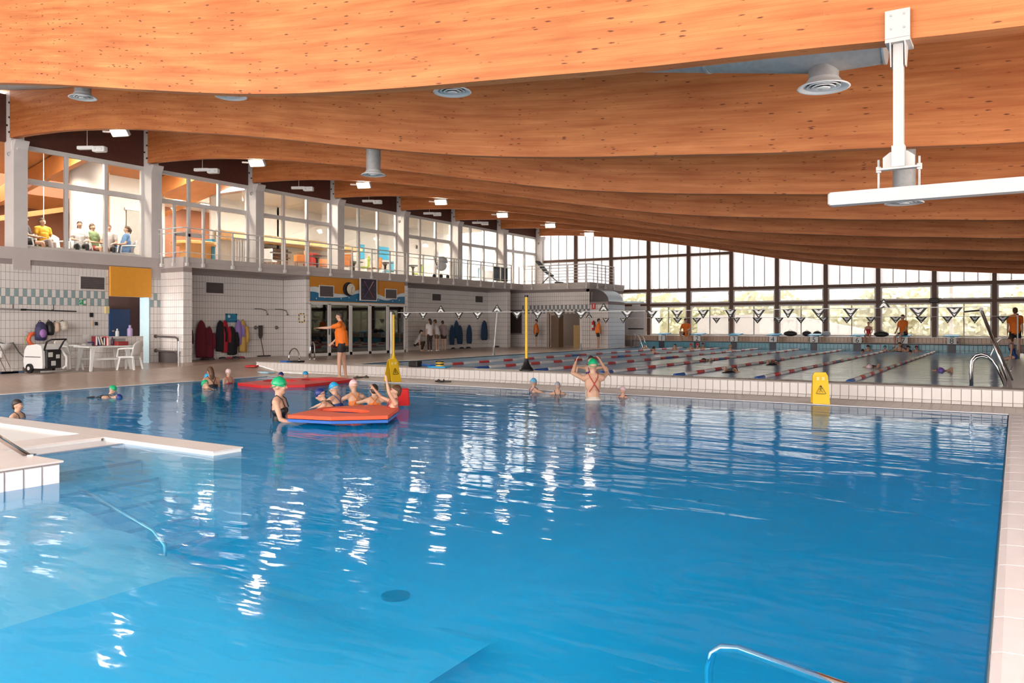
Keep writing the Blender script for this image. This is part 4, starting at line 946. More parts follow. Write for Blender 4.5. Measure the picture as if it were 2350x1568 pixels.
# sink with hose
skx = -22.35; sy = wy(12, skx); sz = wz(12, 789, skx)
sk = thing('wall_sink', 'small white washbasin on the tiled wall', 'washbasin', (skx - .2, sy, sz))
MB().lathe([(.03, -.20), (.14, -.16), (.22, -.08), (.25, -.01), (.26, 0), (.235, 0), (.21, -.06), (.10, -.12), (.02, -.13)], 18).build('bowl', WPLAST, sk, smooth=True)
MB().tube([(0, 0, -.18), (0, 0, -.35), (-.18, 0, -.38)], .03, 8).build('drain_pipe', FRAMEW, sk)
MB().tube([(-.2, 0, .02), (-.1, 0, .12), (-.02, 0, .1)], .014, 6).build('tap', STEEL, sk)
hs_ = MB().tube([(-22.55, wy(-5, -22.5), sz + .05), (-22.5, wy(15, -22.5), sz - .02), (-22.5, wy(30, -22.5), sz + .02), (-22.45, wy(42, -22.5), sz - .25), (-22.4, wy(55, -22.5), sz - .42), (-22.3, wy(70, -22.5), sz - .42)], .018, 6).build('garden_hose', M('grey_hose', (.12, .12, .13), .5)); tag(hs_, 'dark hose looping from the washbasin along the wall', 'hose', kind='thing')
# squeegees leaning
for i, (pa, pb, yb) in enumerate((((-4, 786), (28, 846), 0), ((-12, 800), (14, 848), 0))):
    a_ = atX(pa[0], pa[1], -22.1); b_ = atX(pb[0], pb[1], -21.4); b_.z = fz(-21.4, 10) + .04
    sq = thing('floor_squeegee', ['longer floor squeegee leaning by the washbasin', 'shorter floor squeegee leaning by the washbasin'][i], 'squeegee', b_)
    MB().tube([(0, 0, 0), a_ - b_], .013, 6).build('handle', STEEL, sq); MB().cbox((0, .0, -.01), .04, .28, .025).build('blade', M('sq_blue', (.05, .09, .16), .5), sq)
# scrubber dryer
sx_ = -21.1; scy = wy(104, sx_)
sc = thing('floor_scrubber', 'white walk-behind floor scrubbing machine with black handle', 'scrubber', (sx_, scy, .2), R(-82))
body = [(-.42, .12), (-.46, .3), (-.42, .58), (-.32, .70), (.05, .74), (.22, .70), (.26, .55), (.28, .2), (.26, .12)]
MB().prism([(-.27, x, z) for x, z in body], (.54, 0, 0)).build('tank', WPLAST, sc)
MB().prism([(.27, -.40, .40), (.27, .20, .40), (.27, .20, .42), (.27, -.40, .42)], (.006, 0, 0)).build('tank_seam', DGREY, sc)
MB().cbox((.0, .29, .36), .20, .05, .24).build('front_panel', BLACK, sc)
for (a_, b_) in (((.10, .33, .47), (.06)), ((-.1, .33, .42), (.05)), ((.02, .33, .25), (.06))): MB().cbox(a_, b_, .02, b_).build('label_plate', M('label_grey', (.6, .6, .58), .5), sc)
MB().tube([(-.2, .22, .55), (-.23, .38, .80), (-.2, .52, .86), (.2, .52, .86), (.23, .38, .80), (.2, .22, .55)], .022, 8).build('handle', BLACK, sc)
MB().tube([(-.24, .25, .6), (-.30, .40, .4), (-.28, .42, .18), (-.2, .38, .10)], .03, 8).build('suction_hose', FRAMEW, sc)
for s in (-1, 1): w_ = MB().lathe([(.05, -.035), (.12, -.035), (.12, .035), (.05, .035)], 16, (s * .29, -.18, .12), rotm('Y', R(90))).build('wheel', BLACK, sc); MB().lathe([(.0, -.04), (.05, -.04), (.05, .04), (.0, .04)], 10, (s * .29, -.18, .12), rotm('Y', R(90))).build('hub', FRAMEW, w_)
MB().cbox((0, -.30, .09), .26, .22, .06).build('brush_deck', DGREY, sc); MB().tube([(-.42, .42, .05), (-.2, .5, .05), (.2, .5, .05), (.42, .42, .05)], .025, 8).build('squeegee_bar', GALV, sc)
# bags hung on hooks above the scrubber
def bag(name, label, px0, px1, py0, py1, X, mat, extra=None, d=.13):
    y0, y1 = wy(px0, X), wy(px1, X); pm = (px0 + px1) / 2; z1, z0 = wz(pm, py0, X), wz(pm, py1, X); h = z1 - z0; w = (y1 - y0) / 2
    b_ = thing(name, label, 'bag', (X, (y0 + y1) / 2, z0))
    mb = MB(); n = 14; rings = []
    for (t, k) in ((0, .55), (.05, .9), (.3, 1), (.6, .95), (.85, .75), (.97, .4), (1, .12)):
        for j in range(n):
            a = 6.2832 * j / n; q = 1 + .06 * math.sin(3 * a + t * 9)
            mb.v.append((d * k * math.cos(a) * q, w * k * math.sin(a) * q, t * h * .92))
    for i in range(6):
        for j in range(n): mb.f.append((i * n + j, i * n + (j + 1) % n, i * n + n + (j + 1) % n, i * n + n + j))
    mb.f += [tuple(range(n - 1, -1, -1)), tuple(range(6 * n, 7 * n))]
    mb.build('sack', mat, b_, smooth=True)
    MB().tube([(-.05, -w * .5, h * .8), (-.06, 0, h), (-.05, w * .5, h * .8)], .012, 6).build('strap', BLACK, b_)
    if extra: MB().ell((d * .8, 0, h * .35), (d * .45, w * .6, h * .22), nu=12, nv=7).build('front_pocket', extra, b_, smooth=True)
    return b_
NAVYP = M('navy_pattern', (.035, .03, .09), .6, var=.4, scale=25)
bag('backpack', 'navy patterned backpack hanging above the scrubber', 80, 108, 735, 782, -22.45, NAVYP, M('pink_trim', (.35, .16, .45), .6))
bag('sports_bag', 'plain black bag hanging beside the backpack', 104, 124, 734, 770, -22.5, BLACK)
bag('beach_bag', 'pinkish beige bag hanging on the tiles', 121, 136, 737, 763, -22.5, M('beige_bag', (.70, .48, .38), .7))
bag('net_bag', 'pale net bag hanging last in the row of bags', 134, 157, 735, 759, -22.5, M('net_bag', (.62, .56, .48), .8, var=.3, scale=30))
lr = thing('rescue_tube', 'orange rescue tube hanging beside the backpack', 'rescue tube', (-22.5, wy(70, -22.5), wz(72, 790, -22.5)))
MB().tube([(0, .16, .30), (0, .0, .26), (0, -.06, .12), (0, .02, -.02), (0, .14, -.06)], .055, 10).build('float', M('orange_float', (.80, .13, .05), .5), lr, smooth=True)
MB().tube([(-.26, 0, .34), (0, .0, .30)], .012, 6).build('hook', STEEL, lr); MB().tube([(0, .0, .26), (.02, -.16, .2), (.03, -.1, -.3), (0, -.05, -.5)], .012, 6).build('strap', M('strap', (.35, .4, .12), .6), lr)
# plastic table and chairs
def plastic_table(label, x, y, z, L, Wd, h):
    t_ = thing('plastic_table', label, 'table', (x, y, z))
    MB().cbox((0, 0, h - .02), Wd / 2, L / 2, .02).build('table_top', WPLAST, t_)
    for sxx in (-1, 1):
        for syy in (-1, 1): MB().prism([(sxx * (Wd / 2 - .12), syy * (L / 2 - .22), h - .04), (sxx * (Wd / 2 - .12), syy * (L / 2 - .10), h - .04), (sxx * (Wd / 2 - .06), syy * (L / 2 - .04), 0), (sxx * (Wd / 2 - .06), syy * (L / 2 - .10), 0)], (sxx * .05, 0, 0)).build('leg', WPLAST, t_)
    for sxx in (-1, 1): MB().box(sxx * (Wd / 2 - .1) - .02, sxx * (Wd / 2 - .1) + .02, -L / 2 + .15, L / 2 - .15, h * .42, h * .50).build('stretcher', WPLAST, t_)
    return t_
def plastic_chair(label, x, y, z, rz, group='white plastic garden chairs', s=1.0):
    c = thing('plastic_chair', label, 'chair', (x, y, z), rz, group)
    MB().cbox((0, 0, .42 * s), .22 * s, .22 * s, .02 * s).build('seat', WPLAST, c)
    mb = MB(); n = 8
    for i in range(6):
        t = i / 5
        for j in range(n + 1):
            u = -1 + 2 * j / n; hgt = .44 + t * (.42 - .10 * u * u); mb.v.append((u * (.22 + .03 * t) * s, (-.20 - .10 * t + .05 * u * u) * s, hgt * s))
    for i in range(5):
        for j in range(n): mb.f.append((i * (n + 1) + j, i * (n + 1) + j + 1, (i + 1) * (n + 1) + j + 1, (i + 1) * (n + 1) + j))
    o = mb.build('backrest', WPLAST, c, smooth=True); sd = o.modifiers.new('t', 'SOLIDIFY'); sd.thickness = .018 * s
    for sxx in (-1, 1):
        MB().tube([(sxx * .23 * s, -.24 * s, .66 * s), (sxx * .27 * s, -.05 * s, .66 * s), (sxx * .26 * s, .18 * s, .64 * s), (sxx * .23 * s, .23 * s, .42 * s)], .025 * s, 6).build('armrest', WPLAST, c)
        for syy in (-1, 1): MB().bar((sxx * .19 * s, syy * .18 * s, .41 * s), (sxx * .24 * s, syy * .25 * s, 0), .045 * s, .045 * s).build('leg', WPLAST, c)
    return c
tx = -21.0; ty0, ty1 = wy(186, tx), wy(290, tx)
tab = plastic_table('white plastic table covered with folders and bottles', tx, (ty0 + ty1) / 2, .2, ty1 - ty0, .75, .66)
plastic_chair('white plastic chair between the scrubber and the table', -21.6, wy(158, -21.6), .2, R(-70))
plastic_chair('white plastic chair standing by the tiled counter', -20.55, wy(298, -20.55), .13, R(120))
ZT = .2 + .662
def book(label, px, w, h, d, mat, tilt=0, x=tx - .1):
    b_ = thing('folder', label, 'folder', (x, wy(px, x), ZT), 0, 'folders and books on the plastic table')
    m_ = rotm('X', tilt)
    MB().cbox((0, 0, h / 2 + abs(math.sin(tilt)) * w * .5), d / 2, w / 2, h / 2, m_).build('cover', mat, b_); MB().cbox((.006, 0, h / 2 + .004 + abs(math.sin(tilt)) * w * .5), d / 2 - .002, w / 2 - .012, h / 2 - .01, m_).build('pages', WPLAST, b_)
book('dark red folder standing on the table', 217, .07, .26, .2, M('maroon', (.22, .02, .03), .5))
book('navy folder leaning on the table', 223, .06, .25, .2, M('navy_f', (.03, .05, .20), .5), R(14))
book('tan folder leaning beside the navy folder', 229, .05, .24, .2, M('tan_f', (.50, .30, .16), .5), R(18))
book('black folder standing in the row on the table', 235, .06, .22, .2, BLACK)
book('bright red folder standing on the table', 242, .06, .25, .2, M('red_f', (.65, .03, .05), .5))
def bottle(label, x, y, z, h, r, mat, cap):
    b_ = thing('bottle', label, 'bottle', (x, y, z))
    MB().lathe([(r * .9, 0), (r, .01), (r, h * .62), (r * .75, h * .72), (r * .35, h * .80), (r * .35, h * .86)], 14).build('body', mat, b_, smooth=True, auto=True); MB().lathe([(r * .45, h * .84), (r * .45, h)], 12).build('cap', cap, b_)
bottle('white red bottle standing among the folders', tx, wy(247.5, tx), ZT, .24, .035, M('pinkwhite', (.8, .5, .5), .4), RED)
bottle('dark slim bottle standing on the table', tx, wy(258, tx), ZT, .23, .04, M('dark_bottle', (.06, .03, .07), .3), BLACK)
for i, (px, hh, m_, l_) in enumerate(((200, .06, M('grey_stack', (.4, .38, .38), .6), 'grey pouch lying at the table edge'), (213, .10, NAVYP, 'navy pencil case on the table'), (278, .10, M('dark_red_box', (.35, .04, .04), .5), 'dark red box at the end of the table'), (272, .18, M('grey_box', (.35, .32, .32), .5), 'grey box behind the dark red box'))):
    xx = tx + (.1 if i == 2 else -.15)
    bb = thing('box', l_, 'box', (xx, wy(px, xx), ZT)); MB().cbox((0, 0, hh / 2), .1, .16 if i > 1 else .10, hh / 2).build('case', m_, bb); MB().cbox((0, 0, hh), .102, .162 if i > 1 else .102, .008).build('lid', m_, bb)
# tiled counter at the doorway
cx = -21.75; cy0, cy1 = wy(236, cx), wy(329, cx); czt = wz(300, 772, cx)
co = thing('tiled_counter', 'white tiled counter in front of the doorway', 'counter', (0, 0, 0), kind='structure')
MB().box(-22.2, cx - .008, cy0, cy1, .18, czt - .02).build('core', GROUT, co); MB().box(-22.22, cx + .01, cy0 - .01, cy1 + .01, czt - .02, czt).build('counter_top', TILE, co)
tiles(co, (cx - .008, cy0, .2), (0, 1, 0), (0, 0, 1), (1, 0, 0), rng(0, cy1 - cy0, .12), rng(0, czt - .22, .2), TILE, 80, .008, .008)
tiles(co, (-22.2, cy0 + .0, .2), (1, 0, 0), (0, 0, 1), (0, -1, 0), rng(0, .44, .11), rng(0, czt - .22, .2), TILE, 40, .008, .008)
bottle('pale lilac bottle on the tiled counter', cx - .2, wy(298, cx - .2), czt, .32, .075, M('lilac', (.55, .42, .72), .35), M('lilac', (.55, .42, .72), .35))
bottle('small clear bottle on the tiled counter', cx - .2, wy(269, cx - .2), czt, .22, .05, M('clearish', (.72, .74, .74), .3), WPLAST)
# handrail at the pillar
hr = thing('handrail', 'dark steel handrail with two bars beside the tiled pillar', 'handrail', (0, 0, 0))
ry = 15.02
for zz in (wz(352, 772, XC), wz(352, 805, XC)):
    p = Vector((XC, ry, zz)); MB().tube([p, p + Vector((1.0, 0, -.02)), p + Vector((1.1, 0, -.06)), p + Vector((1.14, 0, -.14))], .028, 8).build('bar', M('dark_steel', (.16, .13, .13), .35, .6), hr); MB().lathe([(.06, 0), (.06, .02)], 12, p, rotm('Y', R(90))).build('wall_flange', MATS['dark_steel'], hr)
MB().tube([(XC + 1.14, ry, wz(352, 772, XC) - .14), (XC + 1.14, ry, .2)], .028, 8).build('post', STEEL, hr)
MB().box(XC, XC + .95, 15.12, 15.17, .22, .62).build('kick_plate', M('kick_dark', (.07, .05, .05), .6), hr)

# robes and towels on hooks
def robe(name, label, px0, px1, py0, py1, mat, group, X=XC + .15, folds=5, hood=False):
    y0, y1 = wy(px0, X), wy(px1, X); pm = (px0 + px1) / 2; z1, z0 = wz(pm, py0, X), wz(pm, py1, X); h = z1 - z0; w = (y1 - y0) / 2
    b_ = thing(name, label, 'robe' if name == 'bathrobe' else 'towel', (X, (y0 + y1) / 2, z0), 0, group)
    mb = MB(); n = 28; prof = [(0, .92), (.08, .96), (.3, 1.0), (.55, .93), (.75, .80), (.88, .62), (.95, .42), (1, .18)]
    for (t, k) in prof:
        for j in range(n):
            a = 6.2832 * j / n; q = 1 + .12 * (1 - t * .6) * math.cos(folds * a + t * 1.5); dz = -.02 * math.cos(2 * a) if t == 0 else 0
            mb.v.append((.10 * k * math.cos(a) * q, w * k * math.sin(a) * q, t * h + dz))
    for i in range(len(prof) - 1):
        for j in range(n): mb.f.append((i * n + j, i * n + (j + 1) % n, i * n + n + (j + 1) % n, i * n + n + j))
    mb.f += [tuple(range(n - 1, -1, -1)), tuple(range((len(prof) - 1) * n, len(prof) * n))]
    mb.build('cloth', mat, b_, smooth=True)
    MB().tube([(-.12, 0, h * 1.01), (.0, 0, h * 1.0), (.01, 0, h * 1.03)], .012, 6).build('hook', STEEL, b_)
    if hood or name == 'bathrobe':
        MB().tube([(.05, w * .75, h * .80), (.07, w * .95, h * .55), (.06, w * .9, h * .30)], [.05, .06, .065], 8).build('sleeve', mat, b_, smooth=True)
    return b_
BURG = M('burgundy', (.14, .012, .025), .9, var=.12, scale=12); 
robe('bathrobe', 'long burgundy robe first on the hooks', 449, 475, 736, 820, BURG, 'robes on the hooks')
robe('bathrobe', 'shorter burgundy robe beside the long burgundy one', 472, 489, 750, 822, M('burgundy2', (.16, .012, .03), .9), 'robes on the hooks')
robe('bathrobe', 'dark robe half hidden by the tiled pillar', 431, 437, 745, 808, M('burg3', (.08, .01, .02), .9), 'robes on the hooks')
robe('bathrobe', 'black robe under the blue board', 495, 516, 736, 806, M('black_cloth', (.012, .01, .014), .9), 'robes on the hooks')
robe('bathrobe', 'bright red robe between two black robes', 507, 525, 736, 808, M('red_cloth', (.38, .015, .03), .9), 'robes on the hooks', X=XC + .16)
robe('bathrobe', 'black robe beside the bright red robe', 521, 543, 750, 814, MATS['black_cloth'], 'robes on the hooks', X=XC + .2)
robe('bathrobe', 'lilac robe on the hooks', 539, 556, 735, 790, M('lilac_cloth', (.30, .20, .50), .9), 'robes on the hooks')
robe('bathrobe', 'mustard yellow robe last on the hooks', 549, 566, 735, 808, M('mustard_cloth', (.60, .36, .10), .9), 'robes on the hooks', X=XC + .16)
TB = M('blue_towel', (.02, .055, .12), .9)
for i, (a0, a1, b0, b1) in enumerate(((1033, 1042, 747, 791), (1043, 1052, 736, 775), (1050, 1061, 747, 789), (1072, 1082, 746, 788), (1105, 1118, 736, 780))):
    robe('towel', ['navy towel first in the far recess', 'navy towel hung highest in the far recess', 'navy towel third in the far recess', 'navy towel alone in the far recess', 'wide navy towel beside the white pole'][i], a0, a1, b0, b1, TB, 'navy towels in the far recess', folds=4)
# board, showers, valves, squeegee, marker
r_, hy, hz = on_wall(517, 543, 720, 740, M('board_blue', (.02, .20, .34), .5, var=.1, scale=6), 'notice_board', 'blue notice board with black and yellow corners above the robes', 'board')
for sy_ in (-1, 1):
    for sz_ in (-1, 1): MB().box(.03, .034, sy_ * hy - .05 * (sy_ > 0), sy_ * hy + .05 * (sy_ < 0), sz_ * hz - .05 * (sz_ > 0), sz_ * hz + .05 * (sz_ < 0)).build('corner_mark', BLACK, r_)
MB().lathe([(.05, .031), (.05, .034)], 14, (0, -hy * .45, hz * .35), rotm('Y', R(90))).build('emblem', M('emblem', (.6, .75, .8), .5), r_); MB().bar((.033, -.1, -hz * .5), (.033, .2, -hz * .35), .03, .004).build('swoosh', MATS['emblem'], r_)
for i, (pa, pv) in enumerate((((584, 709), (586, 752)), ((631, 710), (634, 752)))):
    p = atX(pa[0], pa[1], XC); sh = thing('wall_shower', ['shower arm and valve nearest the hanging robes', 'shower arm and valve nearest the pillar'][i], 'shower', p)
    MB().tube([(0, 0, 0), (.16, .16, -.0), (.26, .30, -.06), (.28, .34, -.18)], .018, 8).build('arm', M('dull_steel', (.22, .2, .2), .35, .7), sh); MB().lathe([(.02, .05), (.05, 0)], 10, (.28, .34, -.22)).build('rose', MATS['dull_steel'], sh)
    q = atX(pv[0], pv[1], XC) - p; MB().lathe([(.07, 0), (.07, .02), (.04, .05), (.04, .08)], 12, q, rotm('Y', R(90))).build('valve', MATS['dull_steel'], sh)
sqx = XC + .25; p = atX(606, 822, sqx); p.z = .30
sq = thing('pool_brush', 'dark upside down paddle brush leaning on the tiles below the showers', 'brush', p)
ph = wz(606, 747, sqx) - .3; MB().tube([(0, 0, 0), (-.18, 0, ph * .62)], .016, 6).build('handle', M('rust', (.10, .045, .04), .5), sq)
MB().prism([(-.17, -.05, ph * .58), (-.17, -.09, ph * .68), (-.17, -.09, ph), (-.17, .09, ph), (-.17, .09, ph * .68), (-.17, .05, ph * .58)], (-.02, 0, 0)).build('blade', M('dark_blade', (.06, .05, .05), .5), sq); MB().cbox((0, .0, .02), .03, .28, .02).build('foot', BLACK, sq)
# floor marker square on the pillar
mk = atY(692.5, 730, 20.15); mkr = thing('wall_marker', 'square marker of yellow and black dashes on the pillar', 'marker', (mk.x, 20.145, mk.z))
for i in range(16):
    side, t = divmod(i, 4); u = -.14 + .07 * (t + .5); a = (u, .15) if side == 0 else (.14, -u) if side == 1 else (-u, -.15) if side == 2 else (-.14, u)
    w_, h_ = (.035, .016) if side in (0, 2) else (.016, .035)
    MB().box(a[0] - w_, a[0] + w_, -.004, .001, a[1] - h_, a[1] + h_).build('dash', BLACK if i % 2 else YELLOW, mkr)
# shoes and slippers along the walls
rs = random.Random(5)
for i, (px, X) in enumerate(((470, -22.3), (483, -22.2), (512, -22.3), (525, -22.2), (540, -22.35), (553, -22.3), (1040, -22.3), (1060, -22.3), (1075, -22.3), (1140, -22.1), (1152, -22.1))):
    s_ = thing('shoe', ['dark shoe under the long burgundy robe', 'dark shoe under the shorter burgundy robe', 'dark shoe under the black robe', 'maroon slipper under the red robe', 'dark shoe under the lilac robe', 'pink slipper under the mustard robe', 'dark shoe under the first navy towel', 'dark shoe under the third navy towel', 'dark shoe under the lone navy towel', 'dark shoe at the foot of the far pillar', 'second dark shoe at the foot of the far pillar'][i], 'shoe', (X, wy(px, X), .28), rs.uniform(0, 3), 'shoes along the wall')
    m_ = M('shoe_dark', (.03, .015, .02), .6) if i not in (3, 5) else M('shoe_pink', (.35, .05, .08), .6)
    MB().ell((0, 0, .035), (.055, .14, .045), nu=10, nv=6).build('upper', m_, s_, smooth=True); MB().cbox((0, 0, .012), .05, .135, .012).build('sole', BLACK, s_)

# ---- entrance: mural, clock, pace clock, glazed doors
mu = thing('wall_mural', 'orange mural with blue and white waves above the glass doors', 'mural', (XF, 0, 0))
my0, my1, mz0, mz1 = 20.37, 25.64, 2.27, 3.19
MB().box(-.06, .0, my0, my1, mz0, mz1).build('board', M('mural_orange', (.66, .25, .02), .55, var=.05), mu)
def wave(f0, amp, ph, x, mat, name):
    ys = [my0 + (my1 - my0) * i / 60 for i in range(61)]
    pts_ = [(x, y, mz0 + f0 + amp * math.sin((y - my0) * 2.35 + ph) * (1 + .3 * math.sin(y * 3.1))) for y in ys]
    mb = MB()
    for (a_, b_) in zip(pts_, pts_[1:]): mb.add([(x, a_[1], mz0 + .03), (x, b_[1], mz0 + .03), b_, a_], [(0, 1, 2, 3)])
    o = mb.build(name, mat, mu); sd = o.modifiers.new('t', 'SOLIDIFY'); sd.thickness = .006; sd.offset = 0
wave(.40, .12, 1.2, .004, M('wave_white', (.72, .78, .82), .5), 'white_wave'); wave(.25, .10, 1.6, .012, M('wave_blue', (.015, .16, .32), .5), 'blue_wave')
for i in range(12):
    y = my0 + .3 + i * .42; z = mz0 + .12 + .10 * ((i * 7) % 5) / 4; MB().lathe([(.025, .016), (.025, .02)], 8, (0, y, z), rotm('Y', R(90))).build('bubble', MATS['wave_white'], mu)
cc = atX(804, 664, XF + .06); ck = thing('wall_clock', 'round cream wall clock on the mural, dark rim shifted as its shadow', 'clock', cc)
MB().lathe([(.26, -.05), (.27, .0), (.26, .03), (.22, .03), (.22, 0)], 28, (0, -.08, 0), rotm('Y', R(90))).build('rim', BLACK, ck, smooth=True, auto=True)  # black rim set off to one side, doubling as the clock's shadow
MB().lathe([(.0, .05), (.12, .055), (.215, .045), (.215, .03), (0, .03)], 28, (0, 0, 0), rotm('Y', R(90))).build('face', M('clock_face', (.82, .75, .60), .4), ck)
MB().bar((.062, 0, 0), (.062, .08, .10), .012, .006).build('hand', BLACK, ck); MB().bar((.062, 0, 0), (.062, .02, -.15), .01, .006).build('hand', BLACK, ck)
for i in range(12): a = i * R(30); MB().bar((.058, .16 * math.sin(a), .16 * math.cos(a)), (.058, .19 * math.sin(a), .19 * math.cos(a)), .012, .004).build('hour_mark', BLACK, ck)
r_, hy, hz = on_wall(826, 862, 641, 689, M('pace_dark', (.015, .008, .03), .3), 'pace_clock', 'large dark square pace clock with crossed hands', 'clock', XF + .07, .05, FRAMEW)
for (ang, m_) in ((R(38), M('pink_hand', (.75, .45, .5), .4)), (R(-40), M('violet_hand', (.25, .08, .3), .4)), (R(140), M('red_hand', (.5, .05, .08), .4)), (R(-138), M('blue_hand', (.10, .10, .35), .4))):
    MB().bar((.055, 0, 0), (.055, hy * .95 * math.sin(ang), hy * .95 * math.cos(ang)), .03, .006).build('hand', m_, r_)
for i in range(12): a = i * R(30); MB().box(.05, .054, hy * .82 * math.sin(a) - .014, hy * .82 * math.sin(a) + .014, hz * .82 * math.cos(a) - .014, hz * .82 * math.cos(a) + .014).build('dial_mark', MATS['red_hand'] if i % 3 else MATS['blue_hand'], r_)
gd = thing('door_3', 'white framed glass entrance doors under the wave mural', 'doors', (XF, 0, 0), kind='structure')
ed = [wy(p, XF) for p in (709, 755, 804, 848, 889, 929)]
MB().box(-.06, .04, ed[0], ed[-1], 2.17, 2.27).build('head', FRAMEW, gd); MB().box(-.06, .04, ed[0], ed[-1], .28, .38).build('threshold', FRAMEW, gd)
for i, y in enumerate(ed): MB().box(-.06, .04, y - .07 + (i == 0) * .07, y + .07 - (i == 5) * .07, .28, 2.2).build('stile', FRAMEW, gd)
for a_, b_ in zip(ed, ed[1:]): MB().box(-.012, -.004, a_ + .07, b_ - .07, .38, 2.17).build('pane', DOORGLASS, gd)
MB().bar((.08, wy(752, XF), 1.05), (.08, wy(752, XF), 1.35), .03, .03).build('handle', BLACK, gd)
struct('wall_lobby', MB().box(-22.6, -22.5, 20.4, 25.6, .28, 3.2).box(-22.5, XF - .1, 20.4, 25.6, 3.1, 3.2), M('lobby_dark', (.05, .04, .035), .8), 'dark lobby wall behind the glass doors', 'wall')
# fire signs and extinguisher on the tank block
p = atY(1362, 703, 35.2); fs = thing('fire_sign', 'red fire extinguisher sign on the tiled block', 'sign', (p.x, 35.215, p.z)); MB().box(-.09, .09, -.006, 0, -.14, .14).build('plate', RED, fs); MB().box(-.02, .02, -.008, -.006, -.08, .06).box(-.01, .04, -.008, -.006, .06, .09).build('pictogram', WPLAST, fs)
fe = thing('fire_extinguisher', 'red fire extinguisher on the tiled block by the instructor', 'extinguisher', (p.x + .02, 35.13, wz(1, 1, -1) * 0 + 1.15)); MB().lathe([(.0, -.02), (.06, 0), (.07, .03), (.07, .36), (.045, .42), (.02, .44), (.02, .48)], 14).build('cylinder_body', RED, fe, smooth=True, auto=True); MB().tube([(0, 0, .46), (.08, -.02, .44), (.1, -.03, .2)], .014, 6).build('hose', BLACK, fe); MB().box(-.05, .05, -.075, -.07, .12, .26).build('label', WPLAST, fe)

# ================================================================ POOL EQUIPMENT
# starting blocks with their numbers
LX = [-15.08 + 1.831 * i for i in range(8)]
NB = M('plate_white', (.84, .82, .80), .4, var=.01)
for i, x in enumerate(LX):
    b_ = thing('starting_block', 'starting block %s' % ['number one, beside the white exit door', 'two, behind the crouching instructor', 'three, beside the fair haired swimmer', 'four, between blocks three and five', 'five, beside the dark bags', 'six, next to the sitting girl', 'seven, where an instructor sits', 'eight, nearest the chrome ladder'][i], 'starting block', (x, 37.95, .61), 0, 'starting blocks')
    MB().prism([(-.27, -.14, .30), (-.27, .50, .36), (-.27, .50, .40), (-.27, -.14, .34)], (.54, 0, 0)).build('platform', LBLUE, b_)
    MB().box(-.08, .08, .1, .25, 0, .33).build('pedestal', M('pedestal', (.5, .5, .5), .4), b_)
    pl = MB().box(-.17, .17, -.10, -.085, -.02, .27).build('number_plate', NB, b_)
    cu = bpy.data.curves.new('digit', 'FONT'); cu.body = str(i + 1); cu.size = .32; cu.align_x = 'CENTER'; cu.extrude = .002
    tmp = bpy.data.objects.new('digit', cu); COL.objects.link(tmp); me_ = bpy.data.meshes.new_from_object(tmp.evaluated_get(bpy.context.evaluated_depsgraph_get())); bpy.data.objects.remove(tmp); me_.materials.clear(); me_.materials.append(BLACK)
    to = bpy.data.objects.new('digit', me_); COL.objects.link(to); to.parent = pl; to.location = (0, -.104, .02); to.rotation_euler = (R(90), 0, 0)
    for s in (-1, 1): MB().tube([(s * .20, -.06, .25), (s * .22, -.12, .12), (s * .20, -.06, .02)], .013, 6).build('grip', STEEL, b_)
    lm = MB().box(x - .15, x + .15, 37.836, 37.845, .20, .575).build('lane_mark', M('lane_black', (.03, .025, .05), .4), endw)
# lane ropes
RX = [-2.85 - 1.83 * k for k in range(7)]
RRED = M('float_red', (.62, .05, .05), .45); RWHT = M('float_white', (.84, .80, .80), .45); RBLU = M('float_blue', (.02, .10, .40), .45)
def float_mesh(L, mat, name):
    m_ = MB(); m_.lathe([(.02, 0), (.044, .015), (.047, .06), (.047, L - .06), (.044, L - .015), (.02, L)], 10, (0, 0, 0), rotm('X', R(-90))); me = m_.mesh(name, mat, True); m_.fix(me); return me
mr, mw, mbl = float_mesh(.52, RRED, 'float_segment'), float_mesh(.80, RWHT, 'float_segment'), float_mesh(.62, RBLU, 'float_segment')
rl = ['lane rope beside the chrome ladder', 'lane rope second from the chrome ladder', 'lane rope third from the chrome ladder', 'middle lane rope of the seven', 'lane rope third from the deck with towels', 'lane rope second from the deck with towels', 'lane rope next to the deck with towels']
for k, x in enumerate(RX):
    r_ = thing('lane_rope', 'red and white ' + rl[k], 'lane rope', (x, 17.05, .285), 0, 'lane ropes')
    y = 0.05; seq = 0
    MB().tube([(0, 0, 0), (0, 20.75, 0)], .012, 5).build('cable', GALV, r_)
    while y < 20.1:
        me, L = ((mbl, .62) if seq == 0 or (seq == 13) else (mr, .52) if seq % 2 == 0 else (mw, .80))
        o = bpy.data.objects.new('float_segment', me); COL.objects.link(o); o.parent = r_; o.location = (0, y, 0); y += L + .02; seq += 1
